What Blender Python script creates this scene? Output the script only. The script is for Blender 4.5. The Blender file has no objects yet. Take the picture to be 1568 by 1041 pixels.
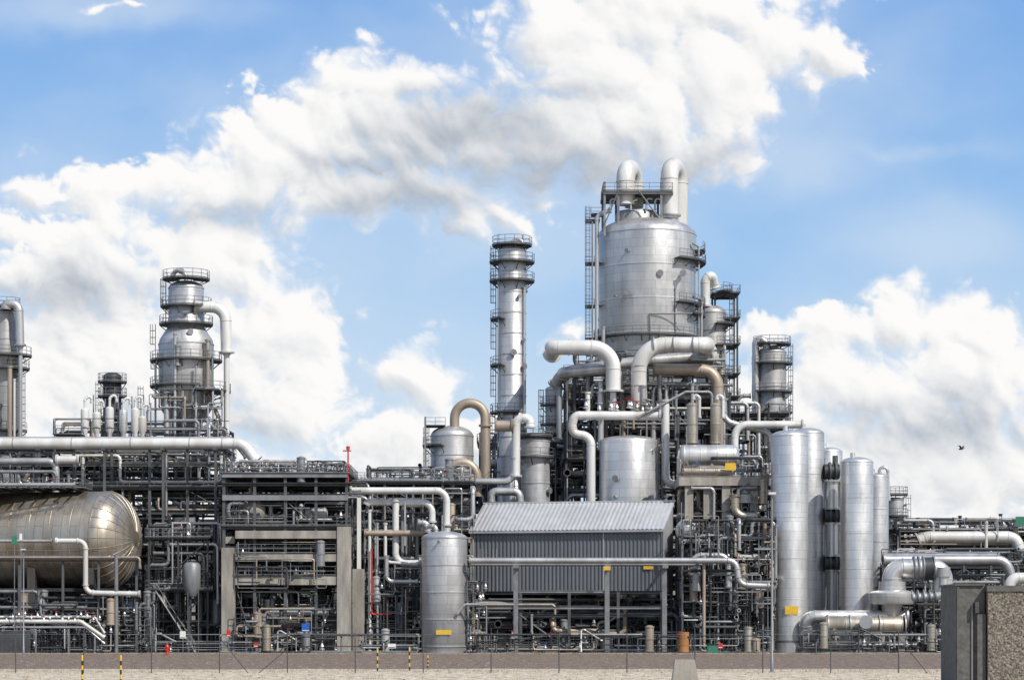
import bpy, math, random
import numpy as np
from mathutils import Vector, Matrix
sc=bpy.context.scene
rng=random.Random(11)
S,D,HC,HZ=0.08,300.,3.,960.5      # survey scale: metres per drawing unit at the plant front, view distance, eye height
def K(y): return S*(D+y)/D
def PX(u,y): return (u-784)*K(y)
def PZ(v,y): return HC+(HZ-v)*K(y)
def P(u,v,y): return Vector((PX(u,y),y,PZ(v,y)))

# ------------------------------------------------------------------ materials
MATS={}; MLIST=[]
def newmat(name):
    m=bpy.data.materials.new(name); m.use_nodes=True; m.node_tree.nodes.clear()
    MATS[name]=m; return m
def mk(name,base,metal=0.,rough=.6,kind='plain',var=.18,bump=.15,scale=.6,tint=None,seam=.55):
    m=newmat(name); nt=m.node_tree; L=nt.links.new
    def nd(t,**k):
        n=nt.nodes.new(t)
        for a,b in k.items(): setattr(n,a,b)
        return n
    out=nd('ShaderNodeOutputMaterial'); bs=nd('ShaderNodeBsdfPrincipled'); L(bs.outputs[0],out.inputs[0])
    bs.inputs['Metallic'].default_value=metal
    tc=nd('ShaderNodeTexCoord'); mp=nd('ShaderNodeMapping'); L(tc.outputs['Object'],mp.inputs[0])
    mp.inputs['Scale'].default_value=(1,1,.22) if kind in('alu','streak') else (1,1,1)
    nz=nd('ShaderNodeTexNoise'); L(mp.outputs[0],nz.inputs['Vector']); nz.inputs['Scale'].default_value=scale; nz.inputs['Detail'].default_value=5; nz.inputs['Roughness'].default_value=.65
    mr=nd('ShaderNodeMapRange'); L(nz.outputs[0],mr.inputs[0]); mr.inputs[1].default_value=.3; mr.inputs[2].default_value=.7
    mr.inputs[3].default_value=1-var*1.4; mr.inputs[4].default_value=1+var*.8
    mx=nd('ShaderNodeMix',data_type='RGBA',blend_type='MULTIPLY'); mx.inputs[0].default_value=1
    mx.inputs[6].default_value=(*base,1); L(mr.outputs[0],mx.inputs[7])
    col=mx.outputs[2]
    if tint:
        n2=nd('ShaderNodeTexNoise'); L(mp.outputs[0],n2.inputs['Vector']); n2.inputs['Scale'].default_value=scale*.6; n2.inputs['Detail'].default_value=4
        r2=nd('ShaderNodeMapRange'); L(n2.outputs[0],r2.inputs[0]); r2.inputs[1].default_value=.48; r2.inputs[2].default_value=.72
        m2=nd('ShaderNodeMix',data_type='RGBA'); L(r2.outputs[0],m2.inputs[0]); L(col,m2.inputs[6]); m2.inputs[7].default_value=(*tint,1); col=m2.outputs[2]
    if kind=='alu':
        br=nd('ShaderNodeTexBrick'); L(tc.outputs['UV'],br.inputs['Vector'])
        br.inputs['Color1'].default_value=(1,1,1,1); br.inputs['Color2'].default_value=(.86,.865,.88,1); br.inputs['Mortar'].default_value=(seam,seam,seam,1)
        br.inputs['Scale'].default_value=1; br.inputs['Brick Width'].default_value=3.1; br.inputs['Row Height'].default_value=1.15
        br.inputs['Mortar Size'].default_value=.024; br.inputs['Mortar Smooth'].default_value=.3; br.inputs['Bias'].default_value=-.1
        m3=nd('ShaderNodeMix',data_type='RGBA',blend_type='MULTIPLY'); m3.inputs[0].default_value=.85; L(col,m3.inputs[6]); L(br.outputs[0],m3.inputs[7]); col=m3.outputs[2]
        rr=nd('ShaderNodeMapRange'); L(nz.outputs[0],rr.inputs[0]); rr.inputs[1].default_value=.3; rr.inputs[2].default_value=.7; rr.inputs[3].default_value=rough-.08; rr.inputs[4].default_value=rough+.12
        L(rr.outputs[0],bs.inputs['Roughness'])
    else: bs.inputs['Roughness'].default_value=rough
    if bump:
        n4=nd('ShaderNodeTexNoise'); L(tc.outputs['Object'],n4.inputs['Vector']); n4.inputs['Scale'].default_value=1.6 if kind=='alu' else 5.; n4.inputs['Detail'].default_value=3
        bp=nd('ShaderNodeBump'); bp.inputs['Strength'].default_value=bump; bp.inputs['Distance'].default_value=.12; L(n4.outputs[0],bp.inputs['Height']); L(bp.outputs[0],bs.inputs['Normal'])
    L(col,bs.inputs['Base Color'])
mk('alu',(.54,.54,.535),.66,.41,'alu',.18,.14,tint=(.46,.45,.43))
mk('alu_dull',(.40,.40,.40),.5,.48,'alu',.22,.12,tint=(.32,.295,.26))
mk('alu_bright',(.66,.66,.645),.72,.37,'alu',.14,.12,tint=(.56,.55,.53))
mk('alu_warm',(.46,.42,.35),.7,.42,'alu',.18,.12,tint=(.36,.28,.19))
mk('alu_gold',(.53,.475,.39),.85,.34,'alu',.2,.10,tint=(.40,.31,.20),seam=.25)
mk('pipe_white',(.60,.60,.58),.1,.42,'streak',.16,.05,tint=(.44,.41,.37))
mk('pipe_silver',(.50,.50,.50),.65,.38,'streak',.2,.06,tint=(.37,.35,.33))
mk('pipe_grey',(.22,.23,.24),.3,.5,'streak',.25,.06)
mk('pipe_tan',(.36,.295,.23),.35,.5,'streak',.25,.06)
mk('pipe_dark',(.045,.05,.055),.3,.5,'streak',.3,0)
mk('galv',(.23,.235,.24),.5,.5,'plain',.25,0)
mk('galv_dark',(.07,.073,.076),.4,.55,'plain',.25,0)
mk('steel_paint',(.085,.09,.093),.1,.6,'plain',.3,0)
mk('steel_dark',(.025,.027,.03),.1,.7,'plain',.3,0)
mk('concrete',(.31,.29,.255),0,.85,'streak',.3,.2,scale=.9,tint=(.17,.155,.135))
mk('concrete_dark',(.06,.058,.055),0,.9,'streak',.25,.1)  # near-black, so the backing block carries deep shade in its colour
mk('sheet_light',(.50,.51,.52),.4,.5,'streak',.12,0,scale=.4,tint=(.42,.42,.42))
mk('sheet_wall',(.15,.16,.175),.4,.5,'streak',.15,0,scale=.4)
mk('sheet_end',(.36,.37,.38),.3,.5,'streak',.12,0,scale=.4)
mk('red',(.50,.03,.02),0,.4,'plain',.1,0); mk('yellow',(.65,.40,.03),0,.45,'plain',.15,0)
mk('blue',(.02,.10,.40),0,.4,'plain',.1,0); mk('green',(.03,.17,.11),0,.45,'plain',.1,0)
mk('black',(.015,.015,.015),0,.6,'plain',.1,0); mk('white',(.70,.70,.68),0,.5,'plain',.08,0)
mk('orange',(.36,.16,.05),0,.6,'plain',.25,0); mk('rust',(.14,.07,.04),.1,.8,'plain',.3,.1)

# ------------------------------------------------------------------ mesh builder
class MB:
    def __init__(s,name): s.name=name; s.v=[]; s.f=[]; s.m=[]; s.uv=[]; s.mats=[]
    def mi(s,mat):
        if mat not in s.mats: s.mats.append(mat)
        return s.mats.index(mat)
    def face(s,idx,mi,uv=None):
        s.f.append(idx); s.m.append(mi)
        s.uv.extend(uv if uv else [(0.5,0.5)]*len(idx))
    def lathe(s,prof,mat,n=32,M=None,c=(0,0,0)):
        mi=s.mi(mat); b=len(s.v); R=max(r for r,z in prof); off=rng.random()*7
        for r,z in prof:
            for i in range(n):
                a=2*math.pi*i/n; p=Vector((r*math.cos(a),r*math.sin(a),z))
                p=(M@p) if M else p+Vector(c); s.v.append(p)
        l=0; ls=[0]
        for j in range(1,len(prof)):
            l+=math.hypot(prof[j][0]-prof[j-1][0],prof[j][1]-prof[j-1][1]); ls.append(l)
        w=2*math.pi*R/n
        for j in range(len(prof)-1):
            for i in range(n):
                i2=(i+1)%n
                s.face((b+j*n+i,b+j*n+i2,b+(j+1)*n+i2,b+(j+1)*n+i),mi,
                   [(off+i*w,ls[j]),(off+(i+1)*w,ls[j]),(off+(i+1)*w,ls[j+1]),(off+i*w,ls[j+1])])
    def sweep(s,pts,r,mat,n=10,caps=True):
        mi=s.mi(mat); b=len(s.v); m=len(pts)
        if m<2: return
        t=(pts[1]-pts[0]).normalized(); up=Vector((0,0,1)) if abs(t.z)<.9 else Vector((0,1,0))
        nrm=(up-t*up.dot(t)).normalized(); l=0; ls=[]; off=rng.random()*7
        for i in range(m):
            if i==0: tt=(pts[1]-pts[0])
            elif i==m-1: tt=(pts[-1]-pts[-2])
            else: tt=(pts[i+1]-pts[i]).normalized()+(pts[i]-pts[i-1]).normalized()
            if tt.length<1e-6: tt=t
            tt=tt.normalized()
            nrm=(nrm-tt*nrm.dot(tt))
            if nrm.length<1e-4: nrm=tt.orthogonal()
            nrm=nrm.normalized(); bi=tt.cross(nrm)
            if i: l+=(pts[i]-pts[i-1]).length
            ls.append(l)
            for k in range(n):
                a=2*math.pi*k/n; s.v.append(pts[i]+(nrm*math.cos(a)+bi*math.sin(a))*r)
        w=2*math.pi*r/n
        for j in range(m-1):
            for k in range(n):
                k2=(k+1)%n
                s.face((b+j*n+k,b+j*n+k2,b+(j+1)*n+k2,b+(j+1)*n+k),mi,[(ls[j]+off,k*w),(ls[j]+off,(k+1)*w),(ls[j+1]+off,(k+1)*w),(ls[j+1]+off,k*w)])
        if caps:
            s.face(tuple(b+k for k in range(n))[::-1],mi); s.face(tuple(b+(m-1)*n+k for k in range(n)),mi)
    def bar(s,a,b,r,mat,n=5): s.sweep([Vector(a),Vector(b)],r,mat,n)
    def pipe(s,pts,r,mat,br=None,n=None,flange=True,seg=6):
        pts=[Vector(p) for p in pts]; br=br or r*3
        n=n or (8 if r<.12 else 12 if r<.3 else 20 if r<.8 else 28)
        out=[pts[0]]
        for i in range(1,len(pts)-1):
            p=pts[i]; v1=p-pts[i-1]; v2=pts[i+1]-p
            if v1.length<1e-5 or v2.length<1e-5: continue
            d1=v1.normalized(); d2=v2.normalized(); th=d1.angle(d2)
            if th<.03: out.append(p); continue
            if th>3.1: out.append(p); continue
            t=min(br*math.tan(th/2),v1.length*.49,v2.length*.49); rr=t/math.tan(th/2)
            c=p+(d2-d1).normalized()*(rr/math.cos(th/2)); a=p-d1*t-c; bb=p+d2*t-c
            for k in range(seg+1):
                f=k/seg; q=(a*math.sin((1-f)*th)+bb*math.sin(f*th))/math.sin(th); out.append(c+q)
            if flange and r>.09:
                for q,d in((p-d1*t,d1),(p+d2*t,d2)):
                    s.sweep([q-d*.05,q+d*.05],r*1.06 if r>.4 else r*1.3,mat,n)
        out.append(pts[-1]); s.sweep(out,r,mat,n)
        if flange and r>.09:
            for q,d in((pts[0],(pts[1]-pts[0]).normalized()),(pts[-1],(pts[-2]-pts[-1]).normalized())):
                s.sweep([q,q+d*.09],r*1.4,mat,n); s.sweep([q+d*.14,q+d*.23],r*1.4,mat,n)
    def box(s,x0,x1,y0,y1,z0,z1,mat,M=None):
        mi=s.mi(mat); b=len(s.v)
        for z in(z0,z1):
            for x,y in((x0,y0),(x1,y0),(x1,y1),(x0,y1)):
                p=Vector((x,y,z)); s.v.append(M@p if M else p)
        for q in((3,2,1,0),(4,5,6,7),(0,1,5,4),(1,2,6,5),(2,3,7,6),(3,0,4,7)): s.face(tuple(b+i for i in q),mi)
    def beam(s,a,b,w,h,mat):
        a=Vector(a); b=Vector(b); d=b-a; l=d.length
        if l<1e-4: return
        x=d.normalized(); up=Vector((0,0,1)) if abs(x.z)<.95 else Vector((0,1,0)); y=up.cross(x).normalized(); z=x.cross(y)
        M=Matrix(((x.x,y.x,z.x,a.x),(x.y,y.y,z.y,a.y),(x.z,y.z,z.z,a.z),(0,0,0,1)))
        f=min(w,h)*.16
        s.box(0,l,-w/2,w/2,h/2-f,h/2,mat,M); s.box(0,l,-w/2,w/2,-h/2,-h/2+f,mat,M); s.box(0,l,-f/2,f/2,-h/2+f,h/2-f,mat,M)
    def rail(s,a,b,mat='galv',h=1.1,r=.032):
        a=Vector(a); b=Vector(b); l=(b-a).length; n=max(1,round(l/1.5))
        for i in range(n+1):
            p=a.lerp(b,i/n); s.bar(p,p+Vector((0,0,h)),r,mat,4)
        for q in(h,h*.52): s.bar(a+Vector((0,0,q)),b+Vector((0,0,q)),r,mat,4)
        s.bar(a+Vector((0,0,.1)),b+Vector((0,0,.1)),.06,mat,4)
    def ring(s,x,y,z,r0,r1,a0=0,a1=360,mat='galv',fl='galv_dark'):
        mi=s.mi(fl); n=max(3,int(abs(a1-a0)/12)); b=len(s.v)
        for i in range(n+1):
            a=math.radians(a0+(a1-a0)*i/n); c,sn=math.cos(a),math.sin(a)
            for rr,zz in((r0,z),(r1,z),(r1,z-.14),(r0,z-.14)): s.v.append(Vector((x+rr*c,y+rr*sn,zz)))
        for i in range(n):
            o=b+i*4
            for k in range(4): s.face((o+k,o+(k+1)%4,o+4+(k+1)%4,o+4+k),mi)
        s.face((b,b+1,b+2,b+3),mi); o=b+n*4; s.face((o+3,o+2,o+1,o),mi)
        def arc(rr,zz): return [Vector((x+rr*math.cos(math.radians(a0+(a1-a0)*i/n)),y+rr*math.sin(math.radians(a0+(a1-a0)*i/n)),zz)) for i in range(n+1)]
        for h in(1.1,.57): s.sweep(arc(r1-.04,z+h),.035,mat,4)
        s.sweep(arc(r1-.02,z+.1),.07,mat,4)
        L=abs(a1-a0)*math.pi/180*r1; m=max(2,int(L/1.2))
        for i in range(m+1):
            a=math.radians(a0+(a1-a0)*i/m); q=Vector((x+(r1-.04)*math.cos(a),y+(r1-.04)*math.sin(a),z)); s.bar(q,q+Vector((0,0,1.12)),.035,mat,4)
            if i%2==0: s.bar(q+Vector((0,0,-.1)),Vector((x+r0*math.cos(a),y+r0*math.sin(a),z-1.1)),.06,fl,4)
    def ladder(s,x,y,z0,z1,face=-90,mat='galv',cage=True):
        a=math.radians(face); t=Vector((-math.sin(a),math.cos(a),0)); o=Vector((math.cos(a),math.sin(a),0)); b=Vector((x,y,0))
        for sg in(-.25,.25): s.bar(b+t*sg+Vector((0,0,z0)),b+t*sg+Vector((0,0,z1)),.035,mat,4)
        z=z0
        while z<z1: s.bar(b-t*.25+Vector((0,0,z)),b+t*.25+Vector((0,0,z)),.018,mat,4); z+=.4
        if cage:
            z=z0+2.2
            def hp(k,zz): 
                an=math.pi*k/6; return b+t*(.38*math.cos(an))+o*(.72*math.sin(an))+Vector((0,0,zz))
            while z<z1: s.sweep([hp(k,z) for k in range(7)],.028,mat,4); z+=.9
            for k in(1,2,3,4,5): s.bar(hp(k,z0+2.2),hp(k,z1),.022,mat,4)
    def vessel(s,x,y,prof,mat,n=40,dome=.5,bands=2.6,bandmat=None):
        """prof [(r,z)..] bottom->top; elliptical head on top"""
        pr=list(prof); r,z=pr[-1]
        if dome:
            for i in range(1,9): a=math.pi/2*i/8; pr.append((max(r*math.cos(a),.002),z+r*dome*math.sin(a)))
        s.lathe(pr,mat,n,c=(x,y,0))
        if bands:
            bm=bandmat or mat
            for (r0,z0),(r1,z1) in zip(prof[:-1],prof[1:]):
                if abs(r0-r1)<.02 and z1-z0>bands*.7:
                    m=max(1,round((z1-z0)/bands))
                    for i in range(m+1):
                        zz=z0+(z1-z0)*i/m; s.lathe([(r0,zz-.09),(r0+.06,zz-.07),(r0+.06,zz+.07),(r0,zz+.09)],bm,n,c=(x,y,0))
        return z+r*dome
    def hdrum(s,p0,p1,r,mat,n=32,dome=.5,bands=2.4):
        p0=Vector(p0);p1=Vector(p1); d=p1-p0; l=d.length; q=d.to_track_quat('Z','Y').to_matrix().to_4x4(); M=Matrix.Translation(p0)@q
        pr=[]
        for i in range(8,0,-1): a=math.pi/2*i/8; pr.append((max(r*math.cos(a),.002),-r*dome*math.sin(a)))
        pr+=[(r,0),(r,l)]
        for i in range(1,9): a=math.pi/2*i/8; pr.append((max(r*math.cos(a),.002),l+r*dome*math.sin(a)))
        s.lathe(pr,mat,n,M)
        if bands:
            m=max(1,round(l/bands))
            for i in range(m+1):
                z=l*i/m; s.lathe([(r,z-.07),(r+.05,z-.06),(r+.05,z+.06),(r,z+.07)],mat,n,M)
    def valve(s,p,sc_=1.,mat=None,wheel=None):
        p=Vector(p); mat=mat or 'pipe_grey'; w=.28*sc_
        s.lathe([(.01,-w),(w*.8,-w),(w*.8,-w*.7),(w*.4,-w*.5),(w*.6,0),(w*.4,w*.5),(w*.3,w*1.4),(.01,w*1.4)],mat,8,c=p)
        s.lathe([(.01,w*1.5),(w*1.0,w*1.5),(w*1.05,w*1.65),(.01,w*1.7)],wheel or mat,10,c=p)
    def done(s):
        me=bpy.data.meshes.new(s.name)
        V=np.array([tuple(v) for v in s.v],dtype=np.float64)
        lo=V.min(0); hi=V.max(0); org=np.array([(lo[0]+hi[0])/2,(lo[1]+hi[1])/2,lo[2]]); V-=org
        me.from_pydata(V.tolist(),[],s.f)
        for m in s.mats: me.materials.append(MATS[m])
        me.polygons.foreach_set('material_index',s.m); me.polygons.foreach_set('use_smooth',[True]*len(s.f))
        ul=me.uv_layers.new(name='UVMap'); ul.data.foreach_set('uv',np.array(s.uv,dtype=np.float32).ravel())
        me.update(); me.set_sharp_from_angle(angle=math.radians(38))
        o=bpy.data.objects.new(s.name,me); o.location=org; sc.collection.objects.link(o); return o

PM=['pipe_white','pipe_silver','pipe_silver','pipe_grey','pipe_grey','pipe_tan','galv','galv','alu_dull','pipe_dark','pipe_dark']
PD=['pipe_silver','pipe_grey','pipe_grey','pipe_dark','pipe_dark','pipe_dark','galv','galv_dark','galv_dark','pipe_tan','alu_dull','steel_paint']  # dark-weighted mix: shade under the decks put into the pipe colours
def clutter(mb,x0,x1,y0,y1,z0,z1,n,rmin=.06,rmax=.3,mats=None,vert=.45):
    for _ in range(n):
        p=Vector((rng.uniform(x0,x1),rng.uniform(y0,y1),rng.uniform(z0,z1))); r=rmin+(rmax-rmin)*rng.random()**2.2
        pts=[p.copy()]; last=-1
        for k in range(rng.randint(2,5)):
            ch=rng.random(); ax=2 if ch<vert else (0 if ch<vert+.38 else 1)
            if ax==last: ax=(ax+2)%3 if rng.random()<.5 else (0 if ax!=0 else 2)
            last=ax; lo,hi=[(x0,x1),(y0,y1),(z0,z1)][ax]
            q=pts[-1].copy(); d=rng.uniform(1.,(hi-lo)*.6+1)*rng.choice((-1,1)); nv=min(max(q[ax]+d,lo),hi)
            if abs(nv-q[ax])<r*6+.3: nv=min(max(q[ax]-d,lo),hi)
            if abs(nv-q[ax])<.3: continue
            q[ax]=nv; pts.append(q)
        if len(pts)>1:
            ms=mats or (PD if (p.z<11 or p.y>y0+4) else PM)  # low or deep runs take the darker mix to imitate shade
            mb.pipe(pts,r,rng.choice(ms),br=r*2.6,n=6 if r<.12 else 10,seg=3)
            if rng.random()<.45: mb.valve(pts[0].lerp(pts[1],.5),rng.uniform(.8,1.5),rng.choice(('pipe_grey','pipe_silver','steel_paint')),rng.choice(('red','blue','pipe_grey','green','pipe_grey','black')))
            if rng.random()<.06: mb.vessel(p.x,p.y,[(.3,max(0,p.z-2)),(.5,max(0,p.z-2)+.2),(.5,p.z+1)],rng.choice(('alu_dull','pipe_tan','pipe_grey','alu_warm')),14,.5,1.2)
def frame(mb,x0,x1,y0,y1,levels,nx=4,ny=2,mat='steel_paint',w=.32,deck=(),rails=(),brace=.3,fl='galv_dark'):
    xs=[x0+(x1-x0)*i/(nx-1) for i in range(nx)]; ys=[y0+(y1-y0)*i/(ny-1) for i in range(ny)]
    for x in xs:
        for y in ys: mb.beam((x,y,0),(x,y,levels[-1]+.2),w,w,mat)
    zz=[0]+list(levels)
    for li,z in enumerate(levels):
        for y in ys:
            for a,b in zip(xs[:-1],xs[1:]): mb.beam((a+w/2,y,z),(b-w/2,y,z),w*.7,w*.9,mat)
        for x in xs: 
            for a,b in zip(ys[:-1],ys[1:]): mb.beam((x,a+w/2,z),(x,b-w/2,z),w*.7,w*.85,mat)
        if li in deck:
            mb.box(x0-.4,x1+.4,y0-.5,y1+.4,z+w*.5,z+w*.5+.07,fl)
        if li in rails:
            h=z+w*.5+.07
            mb.rail((x0-.4,y0-.5,h),(x1+.4,y0-.5,h)); mb.rail((x1+.4,y0-.5,h),(x1+.4,y1+.4,h)); mb.rail((x0-.4,y0-.5,h),(x0-.4,y1+.4,h)); mb.rail((x0-.4,y1+.4,h),(x1+.4,y1+.4,h))
        for i in range(nx-1):
            if rng.random()<brace:
                z0=zz[li]+.2; z1=z-.2; yb=ys[0]
                if rng.random()<.5: mb.bar((xs[i],yb,z0),(xs[i+1],yb,z1),.08,mat,4)
                else: mb.bar((xs[i+1],yb,z0),(xs[i],yb,z1),.08,mat,4)
def hpipes(mb,x0,x1,y0,y1,z,n,rmin=.08,rmax=.28,mats=PM,drop=None):
    for i in range(n):
        y=y0+(y1-y0)*(i+.5)/n; r=rng.uniform(rmin,rmax); a=x0+rng.random()*(x1-x0)*.25 if rng.random()<.4 else x0; b=x1-rng.random()*(x1-x0)*.3 if rng.random()<.4 else x1
        pts=[(a,y,z+r),(b,y,z+r)]
        if drop and rng.random()<.6:
            pts.append((b,y,z+r+rng.choice((-1,-1,1))*rng.uniform(*drop)))
        if drop and rng.random()<.5:
            pts.insert(0,(a,y,z+r+rng.choice((-1,-1,1))*rng.uniform(*drop)))
        mb.pipe(pts,r,rng.choice(mats if z>11 else PD),n=8,seg=3)  # low runs get the darker colours in place of shade
def stairs(mb,x0,x1,y,z0,z1,mat='galv'):
    for yy in(y,y+.9):
        mb.bar((x0,yy,z0),(x1,yy,z1),.11,mat,4); mb.bar((x0,yy,z0+1),(x1,yy,z1+1),.035,mat,4)
        for i in range(5):
            f=i/4; x=x0+(x1-x0)*f; z=z0+(z1-z0)*f; mb.bar((x,yy,z),(x,yy,z+1),.03,mat,4)
    n=max(3,int(abs(z1-z0)/.25))
    for i in range(n):
        f=(i+.5)/n; x=x0+(x1-x0)*f; z=z0+(z1-z0)*f; mb.box(x-.13,x+.13,y+.08,y+.82,z-.02,z+.02,'galv_dark')

def tower(name,u,y,prof,mat,plats=(),lads=(),dome=.5,bands=2.6,n=40,done=True,top_stub=True,bandmat=None):
    k=K(y); x=PX(u,y); pr=[(prof[0][0]/2*k,0.)]
    for w,v in prof[1:]: pr.append((w/2*k,PZ(v,y)))
    mb=MB(name); zt=mb.vessel(x,y,pr,mat,n,dome,bands,bandmat)
    def rad(z):
        for (r0,z0),(r1,z1) in zip(pr[:-1],pr[1:]):
            if z0<=z<=z1: return r0+(r1-r0)*(z-z0)/max(z1-z0,1e-6)
        return pr[-1][0]*.5
    for v,ov,a0,a1 in plats:
        z=PZ(v,y)-.0; r=rad(z) if z<pr[-1][1] else pr[-1][0]*.45
        rr=max(r,rad(min(z,pr[-1][1]))) ; mb.ring(x,y,z,r*.97,rr+ov*k,a0,a1)
    for v0,v1,ang,dr in lads:
        z0=PZ(v0,y) if v0 else 0; z1=PZ(v1,y); r=max(rad(z0),rad(z1))+dr; a=math.radians(ang)
        mb.ladder(x+r*math.cos(a),y+r*math.sin(a),z0,z1,face=ang)
    for i in range(max(3,int(zt/5))):
        z=rng.uniform(zt*.3,zt*.95)
        if z>=pr[-1][1]: continue
        a=math.radians(rng.uniform(-160,-20)); r=rad(z); q=Vector((x+r*math.cos(a),y+r*math.sin(a),z)); d=Vector((math.cos(a),math.sin(a),0))
        rr=rng.choice((.12,.18,.3)); mb.sweep([q-d*.1,q+d*.35],rr,mat,12); mb.sweep([q+d*.35,q+d*.45],rr*1.45,'galv',12)
    if done: mb.done()
    return mb,x,pr,zt

# ------------------------------------------------------------------ LEFT
y=25; mb,x,pr,zt=tower('distillation_column',285,y,[(40,0),(40,668),(48,650),(84,622),(84,528),(80,520),(58,503),(54,498),(54,442)],'alu',
  [(428,9,150,390),(470,12,0,360),(497,14,140,400),(553,13,120,390),(592,13,150,300),(600,26,-70,40),(660,12,100,350)],
  [(497,428,200,.4),(553,497,185,.4),(592,553,200,.4),(0,592,190,2.)],done=False,dome=.45)
k=K(y)
mb.pipe([P(285,436,y),P(285,418,y),P(268,412,y+.5),P(262,430,y+1)],.3,'alu_dull')
mb.pipe([P(298,470,y-1.5),P(345,470,y-1.5),P(347,541,y-1.5)],.75,'pipe_white',br=1.9)
mb.pipe([P(347,541,y-1.5),P(347,672,y-1.5),P(347,730,y-1.5)],.38,'pipe_white')
mb.pipe([P(318,520,y-3),P(318,600,y-3),P(335,640,y-3),P(335,700,y-3)],.28,'pipe_tan')
mb.pipe([P(268,510,y-4),P(268,700,y-4)],.22,'pipe_silver'); mb.pipe([P(255,600,y-4),P(255,700,y-4)],.35,'alu_dull')
mb.pipe([P(300,560,y-4),P(300,720,y-4)],.15,'pipe_silver')
mb.pipe([P(243,540,y-2),P(238,560,y-2),P(238,700,y-2)],.14,'pipe_silver'); mb.pipe([P(325,545,y-3),P(328,700,y-3)],.12,'pipe_grey'); mb.pipe([P(272,528,y-4.1),P(272,560,y-4.1)],.3,'alu_dull')
clutter(mb,PX(232,y),PX(345,y),y-5,y-3.5,PZ(690,y),PZ(600,y),26,.05,.2)
frame(mb,PX(228,y),PX(350,y),y-5,y+5,[PZ(830,y),PZ(760,y),PZ(700,y),PZ(660,y)],3,2,'steel_paint',.3,deck=(2,),rails=(2,),brace=.5)
mb.done()
y=18; mb,x,pr,zt=tower('distillation_column',8,y,[(38,0),(38,560),(44,545),(34,520),(34,480)],'alu_dull',[(545,18,-160,20),(565,18,-160,30),(660,14,-160,10),(470,6,0,360)],[(0,545,-20,.4)],done=False)
mb.pipe([P(8,474,y-2),P(8,465,y-2),P(29,466,y-2),P(31,530,y-2)],.55,'pipe_silver',br=1.3)
mb.pipe([P(31,530,y-2),P(31,690,y-2)],.3,'pipe_silver'); mb.pipe([P(15,560,y-4),P(15,690,y-4)],.3,'pipe_tan'); mb.pipe([P(22,580,y-4),P(22,690,y-4)],.15,'pipe_white')
mb.done()
tower('absorber_column',172,28,[(28,0),(28,577)],'pipe_dark',[(585,8,0,360),(607,8,0,360),(640,8,150,390)],[(0,585,190,.3)])
mb=MB('vent_silencer_row'); y=6
for u,v0,h in((130,628,50),(148,634,44),(168,626,50),(189,630,46),(207,628,42),(218,640,30)):
    x=PX(u,y); zb=PZ(676,y); z1=PZ(v0,y); mb.vessel(x,y,[(.28,zb),(.28,zb+1.0),(.52,zb+1.4),(.52,z1)],'pipe_white' if u!=189 else 'alu_bright',20,.6,0)
    mb.pipe([(x,y,z1),(x,y,z1+1.4),(x+.7,y+.3,z1+1.9),(x+.8,y+.4,z1+.9)],.16,'pipe_white',br=.4)
    mb.pipe([(x+.9,y+1,zb),(x+.9,y+1,z1+2)],.08,'galv')
mb.done()
mb=MB('pipe_rack'); y=4; X0,X1=PX(-60,y),PX(345,y)
frame(mb,X0,X1,y,y+9,[PZ(900,y),PZ(840,y),PZ(785,y),PZ(748,y),PZ(712,y),PZ(688,y)],8,2,'steel_paint',.34,deck=(1,3),rails=(3,),brace=.35)
for z in(688,712,748,785,840): hpipes(mb,X0,X1,y+.3,y+8.5,PZ(z,y)+.2,7,.08,.34,drop=(1,4))
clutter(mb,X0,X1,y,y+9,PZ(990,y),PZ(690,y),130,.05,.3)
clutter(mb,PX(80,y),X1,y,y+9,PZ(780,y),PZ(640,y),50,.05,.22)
mb.rail(P(85,665,y-1),P(125,665,y-1)); mb.rail(P(85,665,y-1),P(85,665,y+4)); mb.box(PX(83,y),PX(127,y),y-1.2,y+4,PZ(665,y)-.1,PZ(665,y),'galv_dark')
mb.done()
mb=MB('overhead_pipeline'); y=1
mb.pipe([P(-80,679,y),P(372,679,y),P(392,706,y)],.68,'pipe_white',br=2.0)
for u in(20,110,200,290,340): mb.sweep([P(u,679,y),P(u+1.6,679,y)],.73,'pipe_silver',24)
mb.pipe([P(-80,672,y+2),P(355,672,y+2),P(378,700,y+2)],.3,'pipe_silver',br=1.4)
mb.pipe([P(-80,706,y-1),P(50,706,y-1),P(86,706,y-1),P(86,760,y-1)],.42,'pipe_silver',br=1.1)
mb.pipe([P(86,704,y-1.2),P(122,704,y-1.2)],.5,'pipe_white'); mb.pipe([P(-60,722,y-2),P(86,722,y-2),P(86,742,y-2)],.2,'pipe_grey')
for u in(-40,60,160,250,330): mb.beam((PX(u,y),y,0),(PX(u,y),y,PZ(690,y)),.3,.3,'steel_paint'); mb.box(PX(u,y)-.2,PX(u,y)+.2,y-1.4,y+3,PZ(690,y),PZ(687.6,y),'steel_paint')
mb.done()
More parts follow.
